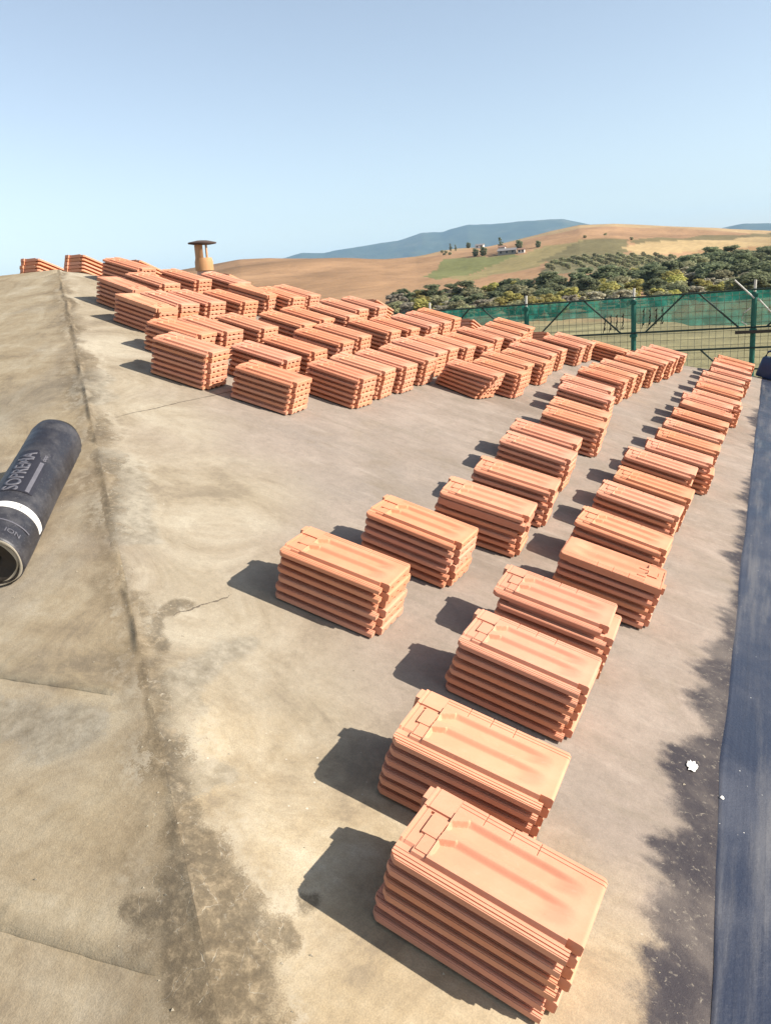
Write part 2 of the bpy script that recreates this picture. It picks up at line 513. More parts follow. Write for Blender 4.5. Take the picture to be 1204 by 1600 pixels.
ksc = m.n('VectorMath', operation='SCALE'); m.put(ksc.inputs[0], base); m.put(ksc.inputs['Scale'], kk); base = ksc.outputs[0]
edge = m.math('ADD', m.math('MULTIPLY', m.math('SUBTRACT', n_fine, 0.5), 1.5), m.math('MULTIPLY', m.math('SUBTRACT', n_grain, 0.5), 0.5))
grime = m.mrange(m.math('ADD', m.attr('grime'), m.math('ADD', m.math('MULTIPLY', edge, 0.5), m.math('MULTIPLY', m.math('SUBTRACT', n_mid, 0.5), 2.0))), 0.15, 0.85)
base = m.mix(m.math('MULTIPLY', grime, 0.5), base, m.ramp(n_fine, [(0.34, (0.115, 0.082, 0.045)), (0.5, (0.175, 0.125, 0.07)), (0.66, (0.29, 0.225, 0.14))]))
grey = m.mrange(m.math('ADD', m.attr('grey'), m.math('MULTIPLY', edge, 0.7)), 0.05, 0.45)
base = m.mix(m.math('MULTIPLY', grey, 0.46), base, m.ramp(n_fine, [(0.35, (0.115, 0.10, 0.075)), (0.5, (0.20, 0.18, 0.14)), (0.65, (0.33, 0.295, 0.235))]))
edge2 = m.math('ADD', edge, m.math('ADD', m.math('MULTIPLY', m.math('SUBTRACT', n_sp, 0.5), 0.7), m.math('MULTIPLY', m.math('SUBTRACT', n_mid, 0.5), 2.4)))
dark = m.mrange(m.math('ADD', m.attr('stain'), edge2), 0.06, 0.66)
base = m.mix(m.math('MULTIPLY', dark, 0.66), base, m.ramp(m.math('ADD', m.math('MULTIPLY', n_sp, 0.55), m.math('MULTIPLY', n_fine, 0.45)), [(0.38, (0.035, 0.026, 0.018)), (0.5, (0.085, 0.063, 0.038)), (0.62, (0.24, 0.18, 0.11))]))
rim = m.math('MULTIPLY', m.mrange(m.math('ADD', m.attr('stain'), edge), -0.28, -0.02), m.mrange(m.math('ADD', m.attr('stain'), edge), 0.2, 0.02))
base = m.mix(m.math('MULTIPLY', rim, m.mrange(n_mid, 0.45, 0.62, 0, 0.4)), base, (0.47, 0.41, 0.31))
wv = m.n('VectorMath', operation='ADD'); m.put(wv.inputs[0], c)
wsc = m.n('VectorMath', operation='SCALE'); m.put(wsc.inputs[0], m.noise(c, 9, 4, out='Color')); wsc.inputs['Scale'].default_value = 0.11
m.put(wv.inputs[1], wsc.outputs[0])
crk = m.voro(wv.outputs[0], 15.0)
crack = m.math('MULTIPLY', m.mrange(crk, 0.022, 0.0), m.math('MULTIPLY', m.mrange(m.attr('stain'), -0.1, 0.5), m.mrange(n_fine, 0.46, 0.62)))
base = m.mix(m.math('MULTIPLY', crack, 0.4), base, (0.48, 0.43, 0.34))
prim = m.mrange(m.math('ADD', m.attr('primer'), m.math('MULTIPLY', edge, 1.1)), -0.3, 0.9)
dust = m.mrange(n_mid, 0.42, 0.70, 0.0, 0.5)
primcol = m.mix(dust, (0.036, 0.030, 0.033), (0.19, 0.155, 0.125))
primcol = m.mix(m.mrange(n_sp, 0.56, 0.68, 0, 0.7), primcol, (0.27, 0.23, 0.175))
base = m.mix(prim, base, primcol)
fleck = m.math('MULTIPLY', m.mrange(m.voro(c, 21.0, 'F1', 'Distance'), 0.085, 0.05), m.mrange(m.noise(c, 1.7, 3), 0.57, 0.68))
base = m.mix(m.math('MULTIPLY', fleck, 0.5), base, (0.62, 0.57, 0.48))
hgt = m.math('ADD', m.math('MULTIPLY', n_fine, 0.7), m.math('ADD', m.math('MULTIPLY', n_grain, 0.3), m.math('MULTIPLY', crack, -0.4)))
nrm = m.bump(n_mid, 0.25, 0.02)
nrm = m.bump(hgt, 0.42, 0.006, nrm)
FELT = m.done(base, m.math('SUBTRACT', 0.9, m.math('MULTIPLY', prim, 0.25)), nrm, spec=0.25)

building = empty('farm_building', (-3.0, 5.7, -4.2))
tag(building, 'low farm building with a hipped roof stripped to old beige felt', 'building')


def under(o, parent=building):
    o.parent = parent
    p = parent; mw = Matrix()
    while p is not None:
        mw = p.matrix_basis if p is building else mw
        p = p.parent
    o.matrix_parent_inverse = (building.matrix_basis).inverted() if parent is building else Matrix()
    return o


def face_sheet(name, X, Y, zfun):
    Z = zfun(X, Y) + relief(X, Y)
    me = grid_mesh(name, np.stack([X, Y, Z], -1), FELT)
    dk, gr, pr, br = roof_marks(X, Y)
    set_attr(me, 'grime', br); set_attr(me, 'stain', dk); set_attr(me, 'grey', gr)
    al_, sd_ = hip_coords(X, Y)
    set_attr(me, 'pale', np.where(sd_ > -0.02, np.exp(-(np.clip(sd_ - 0.1, 0, None) / 0.75) ** 2), 0.72) * (0.75 + 0.6 * fbm(X * 1.3, Y * 1.3, 99, 3)))
    set_attr(me, 'ochre', np.where(sd_ < 0, 0.72, 0.0) + 0.75 * sstep(2.3, 1.1, Y) * np.where(sd_ >= 0, 1, 0))
    set_attr(me, 'primer', pr if name == 'roof_face' else pr * 0 - 3)
    return link('roof_membrane', me)


xs = np.concatenate([np.linspace(PK[0], -2.2, 120)[:-1], np.linspace(-2.2, EX, 190)])
tt = np.linspace(0, 1, 460)
X = np.repeat(xs[:, None], 460, 1)
Y = hip_near_y(X) + (hip_far_y(X) - hip_near_y(X)) * tt[None]
f1 = face_sheet('roof_face', X, Y, lambda X, Y: -T1 * X); under(f1)
f1['label'] = 'sunlit roof slope of stained beige felt carrying the tile stacks'
ys = np.linspace(Y_NEAR, PK[1], 300)
HX = PK[0] + (PK[1] - ys) * M2 / T1
tq = np.linspace(0, 1, 330) ** 1.6
X = HX[:, None] - tq[None] * (HX[:, None] + 12.0); Y = np.repeat(ys[:, None], 330, 1)
f2 = face_sheet('roof_left', X[:, ::-1], Y[:, ::-1], lambda X, Y: PK[2] + M2 * (Y - PK[1])); under(f2)
f2['label'] = 'left roof slope of weathered felt beyond the hip'
ys = np.linspace(PK[1], Y_FAR, 120)
HX = PK[0] + (ys - PK[1]) * M3 / T1
tq = np.linspace(0, 1, 200) ** 1.3
X = HX[:, None] - tq[None] * (HX[:, None] + 12.0); Y = np.repeat(ys[:, None], 200, 1)
f3 = face_sheet('roof_back', X[:, ::-1], Y[:, ::-1], lambda X, Y: PK[2] - M3 * (Y - PK[1])); under(f3)

# walls, eave slab, drip edge
PLASTER = plain('farm_plaster', (0.55, 0.48, 0.37), 0.9, 0.2, 2.0)
mb = MB(); mb.box(-11.8, Y_NEAR + 0.3, -4.6, EX - 0.35, Y_FAR - 0.3, EZ - 0.12)
w = mb.build('wall', PLASTER); under(w)
mb = MB(); mb.box(-12.0, Y_NEAR + 0.012, EZ - 0.12, EX - 0.002, Y_FAR - 0.012, EZ - 0.012)
w = mb.build('eave_slab', plain('eave_concrete', (0.42, 0.38, 0.32), 0.9, 0.25, 3.0)); under(w)
METAL = plain('weathered_metal', (0.42, 0.42, 0.40), 0.55, 0.3, 6.0, 0.3)
mb = MB(); mb.box(EX + 0.001, Y_NEAR - 0.05, EZ - 0.10, EX + 0.05, Y_FAR + 0.02, EZ + 0.004)
w = mb.build('drip_edge', METAL); under(w)

# black bitumen strip along the eave, reflected sky tinted blue into its colour
m = NT('bitumen_sheet'); c = m.coord()
nb = m.noise(m.mapping(c, (9, 0.8, 1)), 1.5, 6, 0.6); nf = m.noise(c, 90, 4, 0.6); nm = m.noise(c, 2.4, 7, 0.65)
ln = m.noise(m.mapping(c, (70, 0.5, 1)), 1.0, 4)
col = m.mix(m.mrange(nm, 0.42, 0.72, 0, 0.6), (0.017, 0.022, 0.040), (0.058, 0.063, 0.082))
col = m.mix(m.mrange(nb, 0.46, 0.72, 0, 0.6), col, (0.125, 0.118, 0.115))
col = m.mix(m.mrange(ln, 0.55, 0.7, 0, 0.3), col, (0.018, 0.02, 0.03))
col = m.mix(m.math('MULTIPLY', m.mrange(m.voro(c, 30, 'F1'), 0.07, 0.04), m.mrange(nm, 0.5, 0.62)), col, (0.6, 0.58, 0.52))
BITU = m.done(col, m.mrange(nm, 0.3, 0.7, 0.34, 0.6), m.bump(m.math('ADD', m.math('MULTIPLY', ln, 0.7), nf), 0.35, 0.004), spec=0.5)
xs = np.linspace(0, 1, 26); ysn = np.linspace(Y_NEAR + 0.05, Y_FAR - 0.1, 700)
YY = np.repeat(ysn[:, None], 26, 1)
x0 = np.interp(ysn, [1.2, 1.6, 2.4, 4, 11], [0.41, 0.405, 0.375, 0.36, 0.345]) + fbm(ysn * 1.6, ysn * 0, 81, 3) * 0.009
XX = x0[:, None] + (0.532 - x0[:, None]) * xs[None]
lift = 0.0032 + 0.0022 * fbm(XX * 12, YY * 2.5, 83, 3) - 0.0028 * np.isin(np.arange(26), (0,))[None]
ZZ = -T1 * XX + relief(XX, YY) + lift
st = link('bitumen_strip', grid_mesh('bitumen_strip', np.stack([XX, YY, ZZ], -1)[::-1], BITU)); under(st)
st['label'] = 'dark blue black bitumen strip running along the eave'

# overlaps between felt sheets: thin stepped laps
def lap(p, q, down, wdt, zfun, lift=0.0035):
    n = 90; t = np.linspace(0, 1, n)
    X = p[0] + (q[0] - p[0]) * t; Y = p[1] + (q[1] - p[1]) * t
    wig = fbm(t * 6 + p[0] * 3, t * 0, 91, 2) * 0.006
    rows = []
    for k, (off, hh) in enumerate(((-wdt, 0.0008), (-wdt * 0.5, lift * 0.55), (0, lift), (0.0015, -0.004))):
        ox = X + down[0] * (off + wig); oy = Y + down[1] * (off + wig)
        fade = sstep(0, 0.06, t) * sstep(1, 0.94, t)
        oz = zfun(ox, oy) + relief(ox, oy) + hh * (fade if hh > 0 else 1) + (0.0004 if k == 0 else 0)
        rows.append(np.stack([ox, oy, oz], -1))
    P = np.stack(rows, 0)
    nrm = np.cross(P[1, 1] - P[0, 0], P[0, 5] - P[0, 0])
    if nrm[2] < 0: P = P[:, ::-1]
    me = grid_mesh('lap_seam', P, FELT)
    dk, gr, pr, br = roof_marks(P[..., 0], P[..., 1])
    set_attr(me, 'grime', br); set_attr(me, 'stain', dk); set_attr(me, 'grey', gr); set_attr(me, 'primer', pr * 0 - 3); set_attr(me, 'ochre', pr * 0 + 0.72); set_attr(me, 'pale', pr * 0 + 0.6)
    o = link('lap_seam', me)
    return o


Z1 = lambda X, Y: -T1 * X
Z2 = lambda X, Y: PK[2] + M2 * (Y - PK[1])
for prm in (((-1.72, 1.484), (-1.22, 1.505), (0, -1), 0.10, Z2), ((-1.05, 0.885), (-0.575, 0.912), (0, -1), 0.10, Z2),
            ((-3.6, 1.46), (-2.2, 1.49), (0, -1), 0.10, Z2)):
    o = lap(*prm); o.parent = f2          # a detail of the left slope

JOINT = plain('dark_joint', (0.12, 0.095, 0.07), 0.95, 0.35, 30)
for (xa, ya, xb, yb) in ((-2.655, 3.12, -2.615, 4.35), (-1.30, 1.88, -1.235, 2.15)):
    n = 120; t = np.linspace(0, 1, n)
    yy = ya + (yb - ya) * t; xx = xa + (xb - xa) * t + fbm(t * 7, t * 0, 95, 3) * 0.012
    wd = 0.0028 * (0.35 + np.abs(fbm(t * 30, t * 0, 96, 3)) * 2.2) * sstep(0, 0.1, t) * sstep(1, 0.7, t)
    P = np.stack([np.stack([xx + s_ * wd, yy, -T1 * (xx + s_ * wd) + relief(xx + s_ * wd, yy) + 0.0015], -1) for s_ in (-1, 1)], 0)
    link('sheet_joint', grid_mesh('sheet_joint', P, JOINT)).parent = f1

# ------------------------------------------------------------------ trees beyond the fence
def leaf_mat(name, ca, cb, cc):
    m = NT(name); c = m.coord()
    rnd = m.n('ObjectInfo').outputs['Random']
    n1 = m.noise(c, 0.9, 3); n2 = m.noise(c, 5.0, 2)
    k = m.math('ADD', m.math('MULTIPLY', n1, 0.7), m.math('MULTIPLY', n2, 0.5))
    col = m.ramp(k, [(0.35, ca), (0.6, cb), (0.8, cc)])
    hs = m.n('HueSaturation'); m.put(hs.inputs['Color'], col)
    m.put(hs.inputs['Value'], m.math('ADD', m.math('MULTIPLY', rnd, 0.6), 1.2))
    m.put(hs.inputs['Hue'], m.math('ADD', m.math('MULTIPLY', rnd, 0.03), 0.485))
    m.done(hs.outputs[0], 0.8, spec=0.15)
    tl = m.n('BsdfTranslucent'); m.put(tl.inputs[0], hs.outputs[0]); mx = m.n('MixShader'); mx.inputs[0].default_value = 0.62
    m.t.links.new(m.b.outputs[0], mx.inputs[1]); m.t.links.new(tl.outputs[0], mx.inputs[2]); m.t.links.new(mx.outputs[0], m.out.inputs['Surface'])
    return m.mat


BARK = plain('tree_bark', (0.12, 0.09, 0.065), 0.95, 0.3, 3.0)
LEAFS = [leaf_mat('leaf_dark', (0.085, 0.095, 0.06), (0.15, 0.165, 0.09), (0.23, 0.235, 0.13)),
         leaf_mat('leaf_olive', (0.14, 0.142, 0.08), (0.24, 0.23, 0.13), (0.34, 0.32, 0.19)),
         leaf_mat('leaf_grey', (0.19, 0.175, 0.13), (0.30, 0.27, 0.20), (0.40, 0.36, 0.27)),
         leaf_mat('leaf_yellow', (0.18, 0.165, 0.05), (0.30, 0.27, 0.09), (0.42, 0.36, 0.14))]


def crown_mesh(name, h, w, n_clump, n_leaf, seed, mat, leaf=0.42, low=0.12):
    r = np.random.default_rng(seed)
    vs = []; fs = []
    for k in range(n_clump):
        a = r.uniform(0, 2 * math.pi); q = r.uniform(0.0, 1.0) ** 0.6
        zc = low + (0.92 - low) * r.uniform(0, 1)
        env = math.sin(math.pi * min(max((zc - low * 0.5) / (1.03 - low * 0.5), 0), 1)) ** 0.6
        cx = math.cos(a) * q * w * 0.5 * env; cy = math.sin(a) * q * w * 0.5 * env; cz = zc * h
        cr = r.uniform(0.10, 0.2) * w
        for j in range(n_leaf):
            d = r.normal(size=3); d /= np.linalg.norm(d)
            rad = cr * r.uniform(0.45, 1.05)
            p = np.array([cx, cy, cz]) + d * rad * np.array([1, 1, 0.75])
            nn = d + np.array([0, 0, 0.25]) + r.normal(size=3) * 0.3; nn /= np.linalg.norm(nn)
            t = np.cross(nn, [0.1, 0.3, 1.0]); t /= np.linalg.norm(t); b = np.cross(nn, t)
            s = leaf * r.uniform(0.5, 1.2); e = s * r.uniform(0.5, 0.9)
            i = len(vs)
            vs += [p - t * s, p - b * e * 0.6 + t * s * 0.2, p + t * s, p + b * e]
            fs.append((i, i + 1, i + 2, i + 3))
    me = mesh_from(name, vs, fs, mat)
    return me


def trunk_mesh(name, h, w, seed):
    r = random.Random(seed); mb = MB()
    mb.tube([(0, 0, -0.4), (0.1, 0.05, h * 0.25), (0.0, 0.1, h * 0.5), (0.1, 0, h * 0.8)], [h * 0.035, h * 0.028, h * 0.02, h * 0.008], 7)
    for k in range(5):
        a = r.uniform(0, 6.28); z = h * r.uniform(0.22, 0.5)
        mb.tube([(0.05, 0.05, z), (math.cos(a) * w * 0.2, math.sin(a) * w * 0.2, z + h * 0.14), (math.cos(a) * w * 0.36, math.sin(a) * w * 0.36, z + h * 0.3)], [h * 0.016, h * 0.011, h * 0.004], 5)
    return mesh_from(name, mb.v, mb.f, BARK, R(60))


KINDS = []
for i, (h, w, nc, nl, lm, kind) in enumerate(((7.2, 6.4, 46, 60, 0, 'dark green'), (6.2, 5.8, 42, 60, 1, 'olive green'), (5.2, 5.6, 38, 60, 2, 'grey green'), (5.8, 5.2, 40, 60, 3, 'yellow green'),
                                              (8.4, 6.6, 52, 60, 0, 'dark green'), (4.6, 5.4, 36, 60, 1, 'olive green'))):
    KINDS.append((crown_mesh('crown', h, w, nc + 10, nl, 100 + i, LEAFS[lm], 0.40, 0.04), trunk_mesh('trunk', h, w, 50 + i), kind, h))


def place_tree(name, k, x, y, s, rz, label, group, sz=1.0):
    cm, tm, kind, h = k
    z = float(terrain(x, y))
    o = bpy.data.objects.new(name, cm and None); COL.objects.link(o)
    o.matrix_basis = Matrix.Translation((x, y, z - 0.1)) @ Matrix.Rotation(rz, 4, 'Z') @ Matrix.Diagonal((s, s, s * sz, 1))
    a = bpy.data.objects.new('trunk', tm); COL.objects.link(a); a.parent = o
    b = bpy.data.objects.new('crown', cm); COL.objects.link(b); b.parent = o
    tag(o, label, 'tree', group)
    return o


WOOD = [(-112, 198), (-100, 222), (-88, 230), (-72, 232), (-52, 236), (-34, 262), (-8, 335), (70, 410), (100, 300), (60, 180), (0, 186), (-26, 176), (-40, 168), (-70, 180)]
pts = []
rt = random.Random(11)
tries = 0
while len(pts) < 290 and tries < 30000:
    tries += 1
    x = rt.uniform(-115, 100); y = rt.uniform(165, 480)
    if not in_poly(np.array([x]), np.array([y]), WOOD)[0]: continue
    if y > 330 and rt.random() < 0.4: continue
    if any((x - p[0]) ** 2 + (y - p[1]) ** 2 < 3.4 ** 2 for p in pts): continue
    azp = math.atan2(x * RT[0] + y * RT[1], x * FW[0] + y * FW[1])
    if azp > 0.50 or azp < 0.03: continue
    pts.append((x, y))
NTH = ['first', 'second', 'third', 'fourth', 'fifth', 'sixth', 'seventh', 'eighth', 'ninth', 'tenth', 'eleventh', 'twelfth', 'thirteenth', 'fourteenth', 'fifteenth', 'sixteenth', 'seventeenth', 'eighteenth', 'nineteenth', 'twentieth']
NTH += ['twenty-' + s for s in NTH[:9]] + ['thirtieth'] + ['thirty-' + s for s in NTH[:9]]
pts.sort(key=lambda p: math.atan2(p[0] * RT[0] + p[1] * RT[1], p[0] * FW[0] + p[1] * FW[1]))
seen = {}
for (x, y) in pts:
    d = math.hypot(x, y)
    front = d < 212
    k = rt.choices(range(6), weights=(2.0, 3, 3.2, 3.6, 0.6, 3) if front else (5, 3, 2.2, 0.9, 3, 2.2))[0]
    s = rt.uniform(0.7, 1.15) * (0.9 if front else 1.0)
    kind = KINDS[k][2]
    seen[kind] = seen.get(kind, 0) + (1 if front else 0)
    if front and seen[kind] <= len(NTH):
        lb = f'{NTH[seen[kind] - 1]} {kind} tree from the left along the front edge of the wood'
    else:
        lb = f'{kind} tree deeper in the wood behind its front trees'
    place_tree('tree', KINDS[k], x, y, s, rt.uniform(0, 6.28), lb, f'{kind} trees of the valley wood', 0.72)

# olive grove in rows on the far slope
OL = (crown_mesh('crown', 2.7, 2.9, 16, 30, 300, LEAFS[1], 0.34, 0.1), trunk_mesh('trunk', 2.7, 2.9, 301), 'olive', 2.7)
GROVE = [(-90, 345), (-106, 438), (-90, 460), (-64, 470), (-46, 468), (-52, 392), (-58, 335)]
row_dir = np.array([-0.33, 0.944]); row_nrm = np.array([0.944, 0.33])
for i in range(-6, 12):
    for j in range(0, 24):
        p = np.array([-84, 345]) + row_nrm * (i * 6.4) + row_dir * (j * 5.2)
        if in_poly(np.array([p[0]]), np.array([p[1]]), GROVE)[0]:
            place_tree('olive_tree', OL, p[0] + rt.uniform(-.4, .4), p[1] + rt.uniform(-.4, .4), rt.uniform(0.6, 0.9), rt.uniform(0, 6), f'small round olive tree in the {NTH[i + 6]} planted row from the left, far slope', 'olive grove rows')

# cypresses and shrubs round the far farmhouse
CYP = (crown_mesh('crown', 8.0, 2.6, 30, 40, 320, LEAFS[0], 0.4, 0.04), trunk_mesh('trunk', 8.0, 1.2, 321), 'cypress', 8)
for x, y, s, lb in ((-161, 521, 1.25, 'tall dark cypress beside the white far farmhouse'), (-240, 640, 0.85, 'dark cypress on the hill crest left of the farmhouse'), (-236, 641, 0.7, 'shorter dark cypress next to the hill crest cypress')):
    place_tree('cypress', CYP, x, y, s, 0.3, lb, None)
for x, y, s, lb in ((-170, 512, 0.8, 'round dark tree left of the far farmhouse'), (-176, 514, 0.7, 'leftmost round tree at the far farmhouse'), (-150, 524, 0.8, 'round tree just behind the far farmhouse roof'), (-137, 522, 0.6, 'small tree right of the far farmhouse'), (-246, 700, 0.7, 'dark bush below the white hilltop cottage')):
    place_tree('round_tree', KINDS[0], x, y, s, 1.0, lb, None)

for k, (x, y, s) in enumerate(((-83, 543, .45), (-113, 548, .4), (-128, 700, .5), (-215, 560, .5), (-205, 545, .45), (-225, 590, .5), (-232, 600, .45))):
    place_tree('shrub', KINDS[5], x, y, s, k * 1.3, f'{NTH[k]} small dark shrub along the field borders, counted from the right', 'shrubs on the field borders')

# ------------------------------------------------------------------ far houses
def far_house(name, x, y, rz, w, l, h, wallc, roofc, label):
    z = float(terrain(x, y)) - 0.6
    e = empty(name, (x, y, z)); e.matrix_basis = Matrix.Translation((x, y, z)) @ Matrix.Rotation(rz, 4, 'Z')
    tag(e, label, 'house')
    mb = MB(); mb.box(-l / 2, -w / 2, 0, l / 2, w / 2, h)
    mb.add([(-l / 2, -w / 2, h), (-l / 2, w / 2, h), (-l / 2, 0, h + w * 0.22), (l / 2, -w / 2, h), (l / 2, w / 2, h), (l / 2, 0, h + w * 0.22)], [(0, 2, 1), (3, 4, 5)])
    wl = link('wall', mesh_from('wall', mb.v, mb.f, wallc)); wl.parent = e
    mb = MB()
    for s in (-1, 1):
        hh = h + w * 0.22
        vs = [(-l / 2 - .4, 0, hh + .05), (l / 2 + .4, 0, hh + .05), (l / 2 + .4, s * (w / 2 + .5), h - .2), (-l / 2 - .4, s * (w / 2 + .5), h - .2)]
        up = [(p[0], p[1], p[2] + .25) for p in vs]
        mb.add(vs + up, [(0, 1, 2, 3), (4, 5, 6, 7), (0, 4, 5, 1), (1, 5, 6, 2), (2, 6, 7, 3), (3, 7, 4, 0)])
    a = link('roof', mesh_from('roof', mb.v, mb.f, roofc)); a.parent = e
    wm = plain('far_window', (0.03, 0.03, 0.035), 0.3, 0.1)
    for k in range(max(2, int(l / 3.5))):
        xx = -l / 2 + (k + 0.5) * l / max(2, int(l / 3.5))
        mb = MB(); mb.box(xx - .5, -w / 2 - .06, h * 0.42, xx + .5, -w / 2 + .02, h * 0.42 + 1.3)
        a = link('window', mesh_from('window', mb.v, mb.f, wm)); a.parent = wl
    return e


WW = plain('white_render', (0.62, 0.58, 0.52), 0.8, 0.15); ST = plain('grey_stone', (0.28, 0.25, 0.22), 0.9, 0.3)
RF = plain('old_roof_tiles', (0.26, 0.15, 0.10), 0.9, 0.3); RG = plain('grey_roof', (0.22, 0.20, 0.19), 0.9, 0.3)
far_house('farmhouse', -152, 505, 0.15, 5, 11, 2.6, ST, RG, 'long grey stone farmhouse among trees on the far slope')
far_house('white_house', -157, 511, 0.15, 4, 4, 3.8, WW, RF, 'small white house beside the tall cypress')
far_house('white_barn', -143, 505, 0.15, 3.5, 4, 2.4, WW, RF, 'low white barn at the right end of the far farmhouse')
far_house('hilltop_cottage', -236, 702, 0.1, 5, 7, 2.8, WW, RG, 'white cottage high on the stubble hill')

# ------------------------------------------------------------------ interlocking clay tile
TL, TW, PITCH = 0.42, 0.246, 0.0338


def tile_top(x, w):
    """height of the upper face at x along the tile (0 = head) and w across it (0 = near rim)"""
    z = np.full(x.shape, 0.0205)
    # near rim with its two narrow channels
    z = np.where((w > 0.0085) & (w < 0.0115), z - 0.0032, z)
    z = np.where((w > 0.0195) & (w < 0.0215), z - 0.0022, z)
    z = np.where(w < 0.0025, z - 0.002, z)
    # body: three crests and two pans
    crest = 0.0334
    b = np.full(x.shape, crest)
    pan1 = sstep(0.040, 0.070, w) * (1 - sstep(0.106, 0.123, w))
    pan2 = sstep(0.128, 0.156, w) * (1 - sstep(0.181, 0.197, w))
    foot1 = 1 - sstep(TL - 0.105, TL - 0.026, x + np.abs(w - 0.092) * 0.35)
    foot2 = 1 - sstep(TL - 0.105, TL - 0.026, x + np.abs(w - 0.168) * 0.35)
    head = sstep(0.072, 0.080, x)
    b = b - 0.0118 * pan1 * foot1 * head - 0.0122 * pan2 * foot2 * head
    b = np.where((w > 0.2175) & (w < 0.2195) & (x > 0.04), b - 0.0016, b)
    b = np.where((w > 0.2295) & (w < 0.2315) & (x > 0.04), b - 0.0016, b)
    for xn in (0.135, 0.200, 0.265):
        b = np.where((np.abs(x - xn) < 0.0016) & (w > 0.2), b - 0.0022, b)
    # nibs: wedges whose near flank stands up out of the pans
    for w0, w1, k_ in ((0.090, 0.121, 0.55), (0.156, 0.194, 0.72)):
        lift = np.clip((w - (w0 + (x - 0.072) * k_)) / 0.005, 0, 1) * (w < w1) * np.clip((0.112 - x) / 0.006, 0, 1) * (x > 0.06)
        b = np.maximum(b, crest - 0.0122 + 0.0154 * lift)
    # head: lowered border, block and slots
    hd = (x < 0.070)
    b = np.where(hd, crest - 0.0055, b)
    b = np.where(hd & (x > 0.030) & (w > 0.094) & (w < 0.158), crest - 0.0006, b)
    b = np.where(hd & (x > 0.040) & (w > 0.044) & (w <= 0.094), crest - 0.0030, b)
    b = np.where(hd & (w > 0.172), crest - 0.0008, b)
    b = np.where((x > 0.0275) & (x < 0.030) & (w > 0.092) & (w < 0.130), crest - 0.009, b)
    b = np.where((x > 0.0690) & (x < 0.0712) & (w > 0.106) & (w < 0.150), crest - 0.009, b)
    b = np.where((x > 0.022) & (x < 0.030) & (w > 0.160) & (w < 0.168), crest - 0.014, b)
    b = np.where((x > 0.006) & (x < 0.012), b - 0.0014, b)
    b = np.where((x < 0.006) & (w < 0.172), b + 0.0018, b)
    body = sstep(0.0305, 0.0345, w) * np.where(w > 0.0305, 1, 0)
    start = np.where(x < 0.036, 0.0, 1.0)
    inner = z * (1 - body) + b * body
    inner = np.where((x < 0.036) & (w < 0.05), np.where(w > 0.0305, 0.0222, inner), inner)
    z = inner
    # rounded rims
    z = z - 0.0036 * sstep(TL - 0.0075, TL, x) ** 2 - 0.0035 * sstep(TW - 0.007, TW, w) ** 2
    return z


def tile_lines(fine=True):
    if fine:
        xs = set(np.round(np.linspace(0, TL, 44), 4))
        for v in (0.006, 0.012, 0.022, 0.0275, 0.030, 0.036, 0.040, 0.055, 0.060, 0.069, 0.0712, 0.108, 0.1334, 0.1366, 0.1984, 0.2016, 0.2634, 0.2666): xs |= {round(v - 0.0004, 4), round(v + 0.0004, 4)}
        xs |= {0.072, 0.074, 0.076, 0.078, 0.080, 0.084, 0.088, 0.092, 0.096, 0.100, 0.104, TL - 0.065, TL - 0.058, TL - 0.052, TL - 0.046, TL - 0.040, TL - 0.034, TL - 0.02, TL - 0.028, TL - 0.0075, TL - 0.004, TL - 0.0018, TL}
        ws = set(np.round(np.linspace(0, TW, 42), 4))
        for v in (0.0025, 0.0085, 0.0115, 0.0195, 0.0215, 0.0305, 0.044, 0.094, 0.158, 0.172, 0.2175, 0.2195, 0.2295, 0.2315): ws |= {round(v - 0.0003, 4), round(v + 0.0003, 4)}
        ws |= set(np.round(np.arange(0.086, 0.128, 0.0022), 4)) | set(np.round(np.arange(0.153, 0.2, 0.0022), 4))
        xs |= set(np.round(np.arange(0.072, 0.114, 0.0025), 4))
        ws |= {0.028, 0.04, 0.06, 0.085, 0.105, 0.135, 0.165, 0.195, 0.0325, 0.0345, 0.109, 0.1115, 0.114, 0.1165, 0.119, 0.1215, 0.124, 0.183, 0.1855, 0.188, 0.1905, 0.193, 0.1955, 0.198, TW - 0.007, TW - 0.004, TW - 0.0018, TW}
    else:
        xs = {0.0, 0.028, 0.036, 0.07, 0.08, 0.2, TL - 0.06, TL - 0.03, TL - 0.02, TL - 0.005, TL}
        ws = {0.0, 0.003, 0.0088, 0.0112, 0.028, 0.0305, 0.0345, 0.05, 0.072, 0.109, 0.125, 0.134, 0.158, 0.183, 0.198, 0.22, TW - 0.005, TW}
    def thin(s, lo):
        out = []
        for v in sorted(s):
            if not out or v - out[-1] > lo: out.append(float(v))
        return np.array(out)
    return thin(xs, 0.0005 if fine else 0), thin(ws, 0.0004 if fine else 0)


